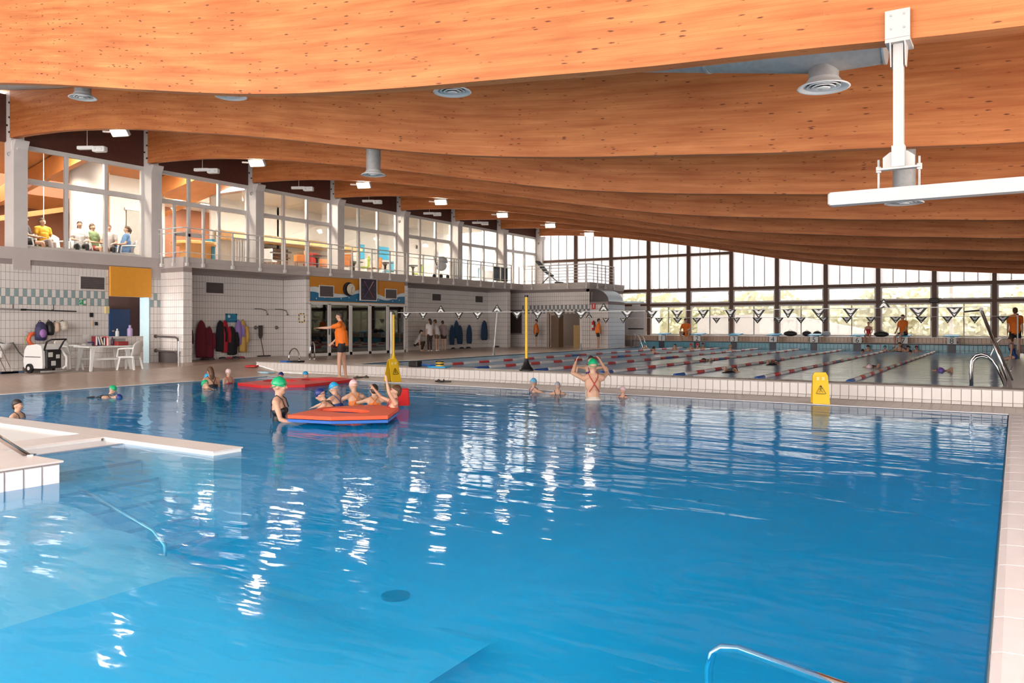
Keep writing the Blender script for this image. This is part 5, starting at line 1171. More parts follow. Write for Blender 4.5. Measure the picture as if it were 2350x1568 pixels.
# backstroke flags
PBL = M('pennant_black', (.02, .018, .018), .6); PWH = M('pennant_white', (.82, .80, .78), .6)
def pennants(name, label, y, z, x0, x1, step, w, h, skip=()):
    f_ = thing(name, label, 'flag line', (0, y, z)); n = int((x1 - x0) / step)
    MB().tube([(x0, 0, 0), (x0 + (x1 - x0) * .25, 0, -.012), ((x0 + x1) / 2, 0, -.02), (x1 - (x1 - x0) * .25, 0, -.012), (x1, 0, 0)], .008, 5).build('line', PWH, f_)
    rp = random.Random(int(y))
    for i in range(n):
        x = x0 + (i + .5) * step
        if i in skip: continue
        up = -1 if rp.random() > .08 else 1; tw = rp.uniform(-.5, .5) if rp.random() > .5 else 0
        c, s = math.cos(tw), math.sin(tw); ww = w * rp.uniform(.8, 1.05)
        def P(u, v, d=0): return (x + u * ww * c + d * s, u * ww * s - d * c - .003, up * v * h - .01)
        o = MB().prism([P(-.5, 0), P(.5, 0), P(0, 1)], (0, .006, 0)).build('pennant', PBL, f_)
        MB().add([P(-.30, .06, .004), P(-.12, .10, .004), P(0, .22, .004), P(.12, .10, .004), P(.30, .06, .004), P(.13, .42, .004), P(0, .52, .004), P(-.13, .42, .004)], [(0, 1, 2, 7), (2, 3, 4, 5), (2, 5, 6, 7)]).add([P(-.10, .56, .004), P(0, .62, .004), P(.10, .56, .004), P(0, .80, .004)], [(0, 1, 2, 3)]).build('white_emblem', PWH, o)
pennants('flag_line', 'nearer line of black and white pennants across the lane pool', 17.45, 1.78, -14.95, -.42, .62, .34, .20)
pennants('flag_line', 'farther line of small black and white pennants across the lane pool', 31.5, 1.72, -16.36, .05, .82, .40, .24, (3,))
def stand(name, label, x, y, z0, z1, mat, base, bmat, r=.03, lean=(0, 0)):
    s_ = thing(name, label, 'post', (x, y, z0)); MB().tube([(0, 0, .02), (lean[0], lean[1], z1 - z0)], r, 10).build('pole', mat, s_)
    if base: MB().lathe([(base, 0), (base, .03), (base * .55, .12), (r * 1.3, .26), (r * 1.2, .3)], 18).build('base', bmat, s_, smooth=True, auto=True)
    MB().tube([(lean[0], lean[1], z1 - z0), (lean[0], lean[1], z1 - z0 + .05)], r * 1.3, 8).build('cap', BLACK, s_)
stand('flag_post', 'white post at the end of the nearer pennant line', -15.12, 17.36, .30, 1.80, WPLAST, .07, GALV, .03)
stand('training_post', 'yellow post with yellow cone base on the parapet', -14.85, 17.15, .302, 1.72, YELLOW, .20, YELLOW, .034)
p = atZ(1217, 850, .30); stand('training_post', 'tall yellow post with black base on the parapet', p.x, 16.75, .302, atY(1217, 682, 16.75).z, YELLOW, .18, BLACK, .036)
p = atZ(1100, 826, .28); stand('flag_post', 'thin leaning white post at the edge of the lane pool', -16.36, 24.5, .29, 1.9, WPLAST, .06, GALV, .025, (.0, .25))
p = atX(1172, 800, -16.36); stand('flag_post', 'thin white post at the end of the farther pennant line', -16.36, 31.5, .29, 1.75, WPLAST, .06, GALV, .025); stand('flag_post', 'thin white post on the side deck for the farther pennants', .05, 31.5, .292, 1.75, WPLAST, .06, GALV, .022)
# leaning chrome flag stand
fs = thing('flag_stand', 'tall leaning chrome stand holding the nearer pennants by the ladder', 'stand', (-.08, 17.1, .292))
top = atY(2252, 712, 17.45) - Vector((-.08, 17.1, .292))
MB().tube([(0, 0, 0), top], .03, 10).build('tube', STEEL, fs, smooth=True); MB().tube([(.02, 2.2, 0), top], .022, 10).build('brace', STEEL, fs, smooth=True)
MB().tube([top, top + Vector((-.28, 0, -.03))], .016, 8).build('arm', BLACK, fs); MB().cbox(top, .03, .03, .05).build('joint', GALV, fs)
MB().bar((-.0, .1, .3), (.015, 2.0, .3), .02, .02).build('cross_tie', GALV, fs)
# pool ladders
def ladder(label, x, y, z, rz=0, s=1.0, w=.5):
    l_ = thing('pool_ladder', label, 'ladder', (x, y, z), rz)
    for sx in (-w / 2, w / 2): MB().tube([(sx, 0, 0), (sx, 0, .45 * s), (sx, .05 * s, .58 * s), (sx, .16 * s, .66 * s), (sx, .28 * s, .64 * s), (sx, .42 * s, .50 * s), (sx, .60 * s, .05), (sx, .66 * s, -.6)], .022, 10).build('rail', STEEL, l_, smooth=True)
    for k in range(2): MB().bar((-w / 2, .66 * s, -.2 - .25 * k), (w / 2, .66 * s, -.2 - .25 * k), .08, .03).build('tread', STEEL, l_)
l_ = thing('pool_ladder', 'shiny chrome ladder rails at the corner of the lane pool', 'ladder', (-.72, 17.25, .262))
for k, (dy, sc_) in enumerate(((0, 1.0), (.55, .9))):
    MB().tube([(0, dy, -.8), (0, dy, .40 * sc_), (.02, dy, .52 * sc_), (.08, dy, .60 * sc_), (.17, dy, .63 * sc_), (.27, dy, .60 * sc_), (.35, dy, .52 * sc_), (.42, dy, .40 * sc_), (.56, dy, .03)], .024, 12).build('rail', STEEL, l_, smooth=True)
for k in range(2): MB().bar((0, 0, -.15 - .25 * k), (0, .55, -.15 - .25 * k), .08, .03).build('tread', STEEL, l_)
ladder('chrome ladder rails at the far corner of the lane pool', -.16, 34.2, .292, R(90), 1, .5)
ladder('small chrome ladder rails at the end beside the white door', -16.2, 36.9, .29, R(-90), 1, .5)
# small hoop rails behind the parapet near the door
def hoop(label, pa, pb, ptop, X):
    h_ = thing('hoop_rail', label, 'rail', (0, 0, 0)); a_ = atX(pa, 826, X); b_ = atX(pb, 826, X); zt_ = atX((pa + pb) / 2, ptop, X).z; a_.z = b_.z = .28
    m_ = [(X, a_.y + (b_.y - a_.y) * (.5 - .5 * math.cos(t)), zt_ - .28 + .28 * math.sin(t)) for t in [math.pi * i / 10 for i in range(11)]]
    MB().tube([a_] + m_ + [b_], .02, 8).build('tube', STEEL, h_, smooth=True)
    for q in (a_, b_): MB().lathe([(.05, 0), (.05, .012)], 10, q).build('foot', STEEL, h_)
hoop('chrome hoop rail behind the blue kickboards', 663, 687, 800, -19.5); hoop('narrow chrome hoop rail beside the glass doors', 712, 722, 785, -19.8)
# kickboards and floats on the parapet
def kick(label, px, py, z, mat, rz, L=.42, Wd=.28, t=.035, name='kickboard', cat='kickboard', y=16.67):
    p = atY(px, py, y); k_ = thing(name, label, cat, (p.x, y, z), rz)
    pts_ = [(-Wd / 2, -L / 2), (Wd / 2, -L / 2), (Wd / 2, L * .2)] + [(Wd / 2 * math.cos(a), L * .2 + L * .3 * math.sin(a)) for a in (R(30), R(60), R(90), R(120), R(150))] + [(-Wd / 2, L * .2)]
    MB().prism([(x, y_, 0) for x, y_ in pts_], (0, 0, t)).build('board', mat, k_)
    MB().prism([(x * .7, y_ * .7, t) for x, y_ in pts_], (0, 0, .006)).build('grip_pad', mat, k_)
kick('blue kickboard on the parapet by the hoop rail', 658, 828, .302, BLUE, R(80), .5, .3); kick('black kickboard lying over the blue one by the hoop rail', 681, 828, .302, BLACK, R(95), .36, .28, .05)
kick('blue kickboard lying on the parapet near the black box', 985, 833, .345, BLUE, R(70), .55); kick('second blue kickboard under the striped roll', 1005, 836, .302, LBLUE, R(100), .6, .34); 
bx = atY(953, 834, 16.67); bb = thing('float_box', 'black foam block on the parapet beside the blue kickboards', 'foam block', (bx.x, 16.67, .302)); MB().cbox((0, 0, .08), .15, .12, .08).build('block', BLACK, bb)
bx = atY(1012, 832, 16.67); bb = thing('striped_roll', 'yellow and black striped foam roll on the kickboards', 'foam roll', (bx.x, 16.62, .345))
for q in range(4): MB().lathe([(.11, 0), (.11, .032)], 16, (0, 0, .034 * q)).build('band', BLACK if q % 2 else YELLOW, bb)
# wet floor signs
def wet_sign(label, x, y, rz, h=.62, face=True):
    w_ = thing('wet_floor_sign', label, 'floor sign', (x, y, 0.0), rz)
    for s in (-1, 1):
        pts_ = [(-.145, s * .17, 0), (-.13, s * .03, h * .9), (-.10, s * .02, h), (.10, s * .02, h), (.13, s * .03, h * .9), (.145, s * .17, 0)]
        o = MB().prism(pts_, (0, s * .018, 0)).build('board', YELLOW, w_)
        if s < 0 and face:
            def Q(u, v, e=.0): return (u, -.17 + .15 * (v / h) - .024 - e + .0, v)
            T = [(0, .34), (-.085, .19), (.085, .19)]
            for a_, b_ in zip(T, T[1:] + T[:1]): MB().bar(Q(a_[0], a_[1]), Q(b_[0], b_[1]), .004, .012, (0, -1, .25)).build('triangle_edge', BLACK, o)
            MB().bar(Q(.0, .29), Q(-.005, .25), .004, .018, (0, -1, .25)).bar(Q(-.005, .25), Q(.035, .215), .004, .012, (0, -1, .25)).bar(Q(-.005, .25), Q(-.03, .21), .004, .012, (0, -1, .25)).bar(Q(0, .275), Q(.035, .285), .004, .009, (0, -1, .25)).bar(Q(0, .275), Q(-.035, .26), .004, .009, (0, -1, .25)).ell(Q(.005, .31), (.012, .004, .012), nu=8, nv=5).build('slipping_figure', BLACK, o)
            MB().bar(Q(-.07, .205 - .02), Q(.07, .205 - .02), .004, .008, (0, -1, .25)).build('floor_line', BLACK, o)
            for q in (-.045, .045): MB().cbox(Q(q, h * .82), .025, .006, .03).build('grip_hole', M('pale_yellow', (.9, .7, .25), .4), o)
    MB().box(-.10, .10, -.03, .03, h - .01, h + .01).build('hinge', YELLOW, w_)
    return w_
p = atZ(1868, 932, 0); wet_sign('yellow folding wet floor sign standing alone at the pool edge', -3.02, 15.26, R(18), .56)
w2 = wet_sign('yellow folding wet floor sign under the yellow post', -13.3, 15.32, R(76), .56)
MB().box(-.06, .08, -.05, -.045, .05, .2).build('white_label', WPLAST, w2)
# sandals and boards on the deck
for i, (px, py, z, mat) in enumerate(((1008, 877, 0, BLACK), (1022, 877, 0, BLACK), (822, 868, 0, M('dark_strap', (.1, .07, .05), .6)), (840, 867, 0, M('dark_strap', (.1, .07, .05), .6)))):
    p = atZ(px, py, z); s_ = thing('sandal', ['dark sandal on the strip of deck', 'second dark sandal on the strip of deck', 'brown sandal at the instructor foot', 'second brown sandal near the instructor'][i], 'sandal', (p.x, max(p.y, 15.2), 0.0), 1.1 + i, 'sandals at the pool edge')
    MB().cbox((0, 0, .015), .05, .14, .015).build('sole', mat, s_); MB().tube([(-.05, .03, .02), (0, .04, .06), (.05, .03, .02)], .014, 6).build('strap', mat, s_)
for i, (px, py, m_) in enumerate(((590, 853, RED), (612, 857, M('ice_blue', (.45, .70, .85), .5)))):
    p = atZ(px, py, .0); kk = thing('kickboard', ['red kickboard lying on the deck by the parapet end', 'pale blue kickboard lying on the deck by the parapet end'][i], 'kickboard', (p.x, min(p.y, 16.1), fz(p.x, 15.5) + .002), .6 + i); MB().cbox((0, 0, .02), .15, .22, .02).build('board', m_, kk); MB().cbox((0, .05, .042), .09, .10, .004).build('grip_pad', m_, kk)
# bags on the sill wall behind the blocks
for i, (px, w_) in enumerate(((1810, .32), (1848, .22), (1872, .2), (2020, .32), (1893, .2))):
    p = atY(px, 772, 38.75); bb = thing('sports_bag', ['dark bag on the bench before block five', 'small dark bag beside block five', 'dark towel heap behind block five', 'rounded dark bag between the girl and block seven', 'pale grey bag beside block five'][i], 'bag', (p.x, 39.08, .876), 0, 'bags on the end sill')
    MB().ell((0, 0, .12), (w_, .12, .13), nu=12, nv=7).build('sack', BLACK if i != 4 else M('pale_bag', (.5, .53, .6), .7), bb, smooth=True); MB().tube([(-w_ * .5, 0, .2), (0, 0, .30), (w_ * .5, 0, .2)], .012, 6).build('strap', BLACK, bb)
# grab rails in the teaching pool
gr = thing('grab_rail', 'polished steel grab rail rising from the white platform corner', 'grab rail', (-7.97, 3.95, .19))
a_ = atZ(80, 1040, .2); b_ = atX(-40, 880, -8.35)
MB().tube([Vector((0, -.02, 0)), Vector((-.02, -.42, .32)), Vector((-.05, -1.1, .86))], .026, 12).build('tube', M('warm_steel', (.70, .58, .52), .18, 1.0), gr, smooth=True); MB().lathe([(.05, 0), (.05, .015)], 12, (0, 0, 0)).build('foot', STEEL, gr)
ur = thing('underwater_rail', 'steel rail running under the water beside the entry ramp', 'rail', (0, 0, 0))
MB().tube([(-7.42, 4.12, -.12), (-7.2, 4.12, -.14), (-6.3, 4.14, -.34), (-6.15, 4.14, -.44), (-6.12, 4.14, -1.2)], .022, 8).build('tube', STEEL, ur, smooth=True)
ur2 = thing('pool_handrail', 'bent steel handrail at the bottom edge of the picture', 'handrail', (0, 0, 0))
MB().tube([(-1.245, 3.72, -1.3), (-1.245, 3.72, -.20), (-1.23, 3.73, -.13), (-1.19, 3.75, -.10), (-1.10, 3.74, -.085), (-.60, 3.42, -.01), (.02, 3.02, .10)], .021, 10).build('tube', STEEL, ur2, smooth=True)
# drains on the pool floor
for i, (px, py) in enumerate(((2062, 1092), (1592, 1150), (925, 1045), (908, 1368))):
    p = atZ(px, py, -0.99); 
    if p.x > -4: p = atZ(px, py, -1.0 - .282 * (p.x + 4))
    d_ = thing('floor_drain', ['dark drain on the pool floor closest to the coping', 'dark drain in the middle of the pool floor', 'dark drain near the foot of the steps', 'small round inlet on the pool floor'][i], 'drain', p, .3); MB().lathe([(.13, -.4), (.13, .012), (.11, .015)], 14).build('cover', M('drain', (.03, .08, .12), .5), d_)

# ================================================================ PEOPLE
def V(*a): return Vector(a)
def limb(mb, pts, rs, n=10):
    """closed tapered limb with rounded joints"""
    for p, r in zip(pts, rs): mb.ell(p, (r, r, r), nu=n, nv=6)
    for i in range(len(pts) - 1): mb.tube([pts[i], pts[i + 1]], [rs[i], rs[i + 1]], n)
def basis(y, z):
    """3x3 with local y and z axes given (x completes)"""
    z = z.normalized(); y = (y - z * y.dot(z)).normalized(); x = y.cross(z); return Matrix((x, y, z)).transposed()
def hand(mb, w, d, nrm, s, side, curl=.4):
    d = d.normalized(); nrm = (nrm - d * nrm.dot(d)); nrm = nrm.normalized() if nrm.length > 1e-3 else d.orthogonal().normalized(); a = d.cross(nrm)
    mb.ell(w + d * .045 * s, (.038 * s, .016 * s, .052 * s), Matrix((a, nrm, d)).transposed(), nu=10, nv=6)
    for k, (o, L) in enumerate(((-.027, .068), (-.009, .078), (.009, .073), (.027, .058))):
        b = w + d * .085 * s + a * o * s; m_ = b + (d * math.cos(curl * .5) + nrm * math.sin(curl * .5)) * L * .5 * s; t = m_ + (d * math.cos(curl * 1.6) + nrm * math.sin(curl * 1.6)) * L * .5 * s
        limb(mb, [w + d * .06 * s + a * o * .9 * s, b, m_, t], [.0095 * s, .0095 * s, .0088 * s, .0078 * s], 6)
    b = w + d * .025 * s + a * side * .032 * s; m_ = b + (d * .7 + a * side * .8).normalized() * .034 * s; limb(mb, [b, m_, m_ + (d * .95 + a * side * .25 + nrm * .2).normalized() * .028 * s], [.012 * s, .0105 * s, .009 * s], 6)
def voxed(o, v, smooth=4):
    m = o.modifiers.new('skin', 'REMESH'); m.mode = 'VOXEL'; m.voxel_size = v; m.use_smooth_shade = True
    q = o.modifiers.new('soft', 'SMOOTH'); q.factor = .5; q.iterations = smooth
ARM_DOWN = ((.12, .02, -1), (.05, .12, -1))
LEG_ST = ((.02, .02, -1), (0, -.03, -1))
def person(label, loc, rz, H=1.7, pelvis=None, lean=0.0, aL=ARM_DOWN, aR=ARM_DOWN, lL=LEG_ST, lR=LEG_ST, skin=None, top=None, bottom=None, suit=None, cap=None, hair=None,
           hairstyle='short', vox=.014, big=1.0, look=(0, 1, 0), group=None, face=True, sleeve=.55, curl=.4, dress=False, roll=0.0, long_pants=False, strap=None, shoes=None, lowback=False):
    """one continuous body grown around a posed skeleton; local +y is forward, +x the person's own right hand side"""
    skin = skin or SKIN; s = H / 1.75; kid = 1.0 + max(0, (1.45 - H)) * .35
    P = thing('person', label, 'person', loc, rz, group)
    pz = (.93 * s if pelvis is None else pelvis); pel = V(0, 0, pz)
    U = V(math.sin(roll), math.sin(lean), math.cos(lean)).normalized(); Xa = V(1, 0, 0) - U * U.x; Xa.normalize(); Fw = U.cross(Xa) * -1
    if Fw.y < 0 and abs(lean) < 1.5: Fw = -Fw
    B = Matrix((Xa, Fw, U)).transposed()
    T = lambda x, y, z: pel + (Xa * x + Fw * y + U * z) * s
    body = MB()
    body.ell(T(0, -.01, .0), (.165 * s, .118 * s, .13 * s), B); body.ell(T(0, .005, .16), (.135 * s, .095 * s, .17 * s), B); body.ell(T(0, .005, .34), (.16 * s, .112 * s, .19 * s), B)
    body.ell(T(-.075, -.03, -.05), (.085 * s, .095 * s, .09 * s), B); body.ell(T(.075, -.03, -.05), (.085 * s, .095 * s, .09 * s), B)
    shL, shR = T(-.178, 0, .455), T(.178, 0, .455)
    limb(body, [shL, T(-.06, -.005, .49), T(.06, -.005, .49), shR], [.062 * s, .068 * s, .068 * s, .062 * s])
    look = Vector(look).normalized(); hu = (U * .7 + V(0, 0, .3)).normalized() if lean < 1.2 else U
    nk = T(0, -.005, .52); hs = s * kid * big
    hc = nk + hu * (.085 * s + .085 * hs) + look * .012 * hs
    limb(body, [T(0, -.005, .47), hc - hu * .06 * hs - look * .005], [.058 * s, .052 * hs])
    HB = basis(look, hu)
    hp = lambda x, y, z: hc + (HB @ V(x, y, z)) * hs
    body.ell(hp(0, -.008, .018), (.074 * hs, .092 * hs, .098 * hs), HB, nu=18, nv=12); body.ell(hp(0, .030, -.045), (.052 * hs, .052 * hs, .068 * hs), HB); body.ell(hp(0, .052, -.088), (.026 * hs, .024 * hs, .022 * hs), HB)
    limb(body, [hp(0, .082, .005), hp(0, .100, -.024)], [.010 * hs, .0145 * hs], 8)
    for sx in (-1, 1): body.ell(hp(sx * .076, -.006, -.012), (.010 * hs, .020 * hs, .032 * hs), HB); body.ell(hp(sx * .032, .070, -.026), (.026 * hs, .022 * hs, .024 * hs), HB)
    arms = []
    for sd, sh, ar in ((-1, shL, aL), (1, shR, aR)):
        mx = lambda d: (Xa * (d[0] * sd) + V(0, 1, 0) * d[1] + V(0, 0, 1) * d[2]).normalized()
        d1, d2 = mx(ar[0]), mx(ar[1]); el = sh + d1 * .285 * s; wr = el + d2 * .25 * s
        limb(body, [sh, sh.lerp(el, .35), el], [.054 * s, .049 * s, .038 * s]); limb(body, [el, el.lerp(wr, .3), wr], [.038 * s, .039 * s, .025 * s])
        hand(body, wr, d2, V(0, 0, -1) if abs(d2.z) < .7 else Xa * -sd, s, sd * -1, curl); arms.append((sh, el, wr))
    legs = []
    for sd, lg in ((-1, lL), (1, lR)):
        mx = lambda d: V(d[0] * sd, d[1], d[2]).normalized()
        hip = T(sd * .088, -.005, -.03); d1, d2 = mx(lg[0]), mx(lg[1]); kn = hip + d1 * .435 * s; an = kn + d2 * .42 * s
        limb(body, [hip, hip.lerp(kn, .4), kn], [.088 * s, .076 * s, .053 * s]); limb(body, [kn, kn.lerp(an, .3), an], [.053 * s, .055 * s, .036 * s])
        fd = mx(lg[2]) if len(lg) > 2 else V(0, 1, -.12).normalized(); he = an + V(0, 0, -.035 * s) - fd * .04 * s
        limb(body, [he, an + V(0, 0, -.045 * s) + fd * .06 * s, an + V(0, 0, -.055 * s) + fd * .17 * s], [.035 * s, .034 * s, .022 * s]); legs.append((hip, kn, an, fd))
    bo = body.build('body', skin, P); voxed(bo, vox)
    e = .014 * s
    def torso(mb, z0=True, g=e, chest=True):
        if z0: mb.ell(T(0, -.01, .0), (.165 * s + g, .118 * s + g, .13 * s + g), B)
        mb.ell(T(0, .005, .16), (.135 * s + g, .095 * s + g, .17 * s + g), B)
        if chest: mb.ell(T(0, .005, .34), (.16 * s + g, .112 * s + g, .19 * s + g), B)
    if top:
        mb = MB(); torso(mb, True, .026 * s)
        mb.tube([T(0, -.005, -.10), T(0, .0, .30)], [.172 * s, .165 * s], 14)
        limb(mb, [shL, T(-.06, -.005, .485), T(.06, -.005, .485), shR], [.078 * s, .080 * s, .080 * s, .078 * s])
        for (sh, el, wr) in arms:
            q = el if sleeve < 1 else wr
            limb(mb, [sh, sh.lerp(el, min(sleeve, 1))], [.070 * s, .064 * s])
            if sleeve > 1: limb(mb, [el, el.lerp(wr, .85)], [.055 * s, .042 * s])
        if dress:
            for (hip, kn, an, fd) in legs: limb(mb, [hip, hip.lerp(kn, .85)], [.115 * s, .10 * s])
        voxed(mb.build('dress' if dress else 'shirt', top, P), vox * 1.1, 3)
    if bottom:
        mb = MB(); mb.ell(T(0, -.01, -.01), (.165 * s + e, .118 * s + e, .12 * s + e), B)
        for sd in (-1, 1): mb.ell(T(sd * .075, -.03, -.05), (.085 * s + e, .095 * s + e, .09 * s + e), B)
        for (hip, kn, an, fd) in legs:
            limb(mb, [hip, hip.lerp(kn, .42 if not long_pants else 1)], [.100 * s, .092 * s if not long_pants else .066 * s])
            if long_pants: limb(mb, [kn, kn.lerp(an, .9)], [.066 * s, .055 * s])
        voxed(mb.build('trousers' if long_pants else 'shorts', bottom, P), vox * 1.1, 3)
    if suit:
        mb = MB(); g = .009 * s
        if lowback: mb.ell(T(0, -.01, .0), (.165 * s + g, .118 * s + g, .13 * s + g), B); mb.ell(T(0, .05, .16), (.135 * s + g, .075 * s, .17 * s), B); mb.ell(T(0, .05, .30), (.15 * s, .09 * s, .115 * s), B)
        else: torso(mb, True, g, False); mb.ell(T(0, .012, .30), (.16 * s + g, .112 * s + g, .115 * s), B)

        for sd in (-1, 1): mb.ell(T(sd * .075, -.03, -.05), (.085 * s + g, .095 * s + g, .08 * s + g), B); mb.ell(T(sd * .065, .085, .31), (.062 * s, .055 * s, .06 * s), B)
        so = mb.build('swimsuit', suit, P); voxed(so, vox, 3)
        sm = strap or suit
        for sd in (-1, 1): MB().tube([T(sd * .09, .135, .36), T(sd * .10, .085, .50), T(sd * .095, -.01, .565), T(sd * .075, -.10, .47), T(-sd * .03, -.122, .30), T(-sd * .10, -.10, .20)], .009 * s, 6).build('strap', sm, so, smooth=True)
    if cap:
        c = MB(); c.ell(hp(0, -.010, .022), (.083 * hs, .102 * hs, .106 * hs), HB @ rotm('X', R(-14)), nu=20, nv=10, p1=1.72); co = c.build('swim_cap', cap, P, smooth=True)
        MB().tube([hp(.085 * math.cos(a), -.010 + .103 * math.sin(a), .008 - .028 * math.sin(a) * -1 + .0) for a in [6.2832 * i / 20 for i in range(21)]], .005 * hs, 5).build('cap_edge', cap, co)
    if hair:
        c = MB(); c.ell(hp(0, -.016, .026), (.084 * hs, .100 * hs, .104 * hs), HB @ rotm('X', R(24)), nu=18, nv=10, p1=1.75)
        c.ell(hp(0, -.055, -.02), (.072 * hs, .055 * hs, .075 * hs), HB)
        if hairstyle == 'bun': c.ell(hp(0, -.075, .105), (.045 * hs, .045 * hs, .042 * hs), HB)
        if hairstyle == 'long': limb(c, [hp(0, -.07, .0), hp(0, -.085, -.10), hp(0, -.08, -.20)], [.07 * hs, .07 * hs, .045 * hs])
        if hairstyle == 'tail': limb(c, [hp(0, -.10, .05), hp(0, -.135, -.02), hp(0, -.12, -.12)], [.03 * hs, .035 * hs, .018 * hs])
        voxed(c.build('hair', hair, P), .012, 2)
    if face:
        for sx in (-1, 1):
            ey = MB().ell(hp(sx * .030, .076, .004), (.012 * hs, .009 * hs, .0075 * hs), HB, nu=8, nv=6).build('eye', M('eye_white', (.7, .68, .65), .3), P, smooth=True); MB().ell(hp(sx * .030, .083, .004), (.006 * hs, .004 * hs, .006 * hs), HB, nu=8, nv=5).build('iris', M('iris', (.05, .03, .02), .3), ey, smooth=True)
            MB().tube([hp(sx * .016, .088, .022), hp(sx * .032, .086, .027), hp(sx * .046, .074, .022)], .004 * hs, 5).build('eyebrow', HAIRB, P)
        MB().ell(hp(0, .083, -.056), (.022 * hs, .008 * hs, .007 * hs), HB, nu=10, nv=5).build('mouth', M('lips', (.45, .15, .12), .5), P, smooth=True)
    if shoes:
        for (hip, kn, an, fd) in legs: q = MB(); limb(q, [an + V(0, 0, -.045 * s) - fd * .04 * s, an + V(0, 0, -.05 * s) + fd * .16 * s], [.044 * s, .038 * s]); voxed(q.build('shoe', shoes, P), .014, 2)
    return P
def face_dir(dx, dy): return math.atan2(-dx, dy)
RIGHT = face_dir(.844, .536); LEFT = face_dir(-.844, -.536); AWAY = face_dir(-.536, .844); TOCAM = face_dir(.536, -.844)
CG = M('cap_green', (.01, .42, .17), .35, var=.12, scale=14); CN = M('cap_navy', (.015, .03, .20), .35); CB = M('cap_blue', (.02, .36, .68), .35); CP = M('cap_pink', (.80, .58, .60), .4); CS = M('cap_silver', (.42, .42, .48), .3, var=.2, scale=20); CK = M('cap_black', (.015, .015, .02), .4); CR = M('cap_red', (.55, .03, .04), .4); CV = M('cap_violet', (.16, .09, .42), .4); CT = M('cap_sky', (.14, .44, .72), .35)
SUITK = M('suit_black', (.012, .012, .016), .5); SUITR = M('suit_red', (.45, .02, .03), .5); SUITB = M('suit_blue', (.02, .06, .25), .5); SHORTK = M('shorts_black', (.014, .013, .016), .7)
up_arms = (((.25, .7, .7), (-.15, .6, .9)))
# --- instructor in orange beside the parapet, one arm stretched out
person('instructor in orange shirt and black shorts pointing across the teaching pool', (-15.45, 15.72, 0), LEFT, 1.80, lean=.08, aL=((-.15, .95, -.25), (-.05, 1, -.02)), aR=((.15, .2, -1), (-.1, .6, -.6)), top=SHIRT, bottom=SHORTK, hair=HAIRD, hairstyle='bun', vox=.014, look=(0, 1, -.15), lL=((.05, .12, -1), (0, -.02, -1)), lR=((.03, -.06, -1), (0, -.12, -1)), curl=.15)
# --- woman lifting a child
person('woman with green cap seen from behind lifting a child', (-6.85, 13.7, -1.0), AWAY + .15, 1.78, lean=.05, lowback=True, big=1.08, aL=((.42, .55, .22), (-.35, .45, .75)), aR=((.42, .55, .22), (-.35, .45, .75)), suit=M('suit_cream', (.70, .62, .55), .5), strap=M('strap_red', (.50, .04, .03), .5), cap=CG, vox=.011, face=False)
person('dark haired child held up by the woman with the green cap', (-7.06, 14.02, -.32), TOCAM + .15, 1.14, aL=((.8, .3, .1), (.2, .4, -.6)), aR=((.8, .3, .1), (.2, .4, -.6)), suit=SUITB, hair=HAIRD, vox=.014, look=(0, 1, -.2))
person('child with pale blue cap at the edge beside the lifting woman', (-8.72, 14.6, -.95), RIGHT + .5, 1.24, cap=CT, suit=SUITB, vox=.014, aL=((.5, .7, -.3), (.1, 1, 0)), aR=((.5, .7, -.3), (.1, 1, 0)))
person('child with silver patterned cap at the pool edge', (-8.02, 14.4, -.95), AWAY, 1.20, cap=CS, suit=SUITK, vox=.014, aL=((.6, .6, -.3), (.2, 1, 0)), aR=((.6, .6, -.3), (.2, 1, 0)), face=False)
person('child with pink white cap behind the lifting woman', (-6.60, 14.5, -.95), AWAY - .6, 1.16, cap=CP, suit=SUITR, vox=.014, aL=((.6, .6, -.3), (.2, 1, .1)), aR=((.6, .6, -.3), (.2, 1, .1)), face=False)
# --- woman with green cap in profile
person('woman with green cap and black swimsuit standing in the water in profile', (-9.38, 8.22, -1.0), RIGHT, 1.62, big=1.22, aL=((.15, .35, -1), (.0, 1, -.35)), aR=((.15, .35, -1), (.0, 1, -.35)), cap=CG, suit=SUITK, vox=.010, look=(0, 1, .05))
# --- foam rafts
def raft(label, pts, holes, mat, under, z=.03, t=.07, rimh=0):
    r_ = thing('foam_raft', label, 'foam raft', (0, 0, 0)); n = len(pts)
    bm = bmesh.new(); outer = [bm.verts.new((p[0], p[1], z + t)) for p in pts]; loops = [outer]
    for (cx_, cy_, rx, ry) in holes: loops.append([bm.verts.new((cx_ + rx * math.cos(a), cy_ + ry * math.sin(a), z + t)) for a in [6.2832 * i / 16 for i in range(16)]])
    ed_ = []
    for lp in loops:
        for i in range(len(lp)): ed_.append(bm.edges.new((lp[i], lp[(i + 1) % len(lp)])))
    bmesh.ops.triangle_fill(bm, use_beauty=True, use_dissolve=False, edges=ed_)
    me = bpy.data.meshes.new('top_sheet'); bm.to_mesh(me); bm.free(); me.materials.append(mat)
    o = bpy.data.objects.new('top_sheet', me); COL.objects.link(o); o.parent = r_; s_ = o.modifiers.new('t', 'SOLIDIFY'); s_.thickness = .05; s_.offset = -1
    me2 = me.copy(); me2.name = 'bottom_sheet'; me2.materials.clear(); me2.materials.append(under); o2 = bpy.data.objects.new('bottom_sheet', me2); COL.objects.link(o2); o2.parent = r_; o2.location.z = -.051; s_ = o2.modifiers.new('t', 'SOLIDIFY'); s_.thickness = max(.012, t - .05); s_.offset = -1
    return r_
REDO = M('red_orange_foam', (.85, .09, .025), .55, var=.05)
def rp(px, py, z=.08): q = atZ(px, py, z); return (q.x, q.y)
A = [rp(660, 962), rp(760, 967), rp(890, 964), rp(915, 945), rp(865, 937), rp(745, 943)]
c1 = rp(800, 952); c2 = rp(830, 932)
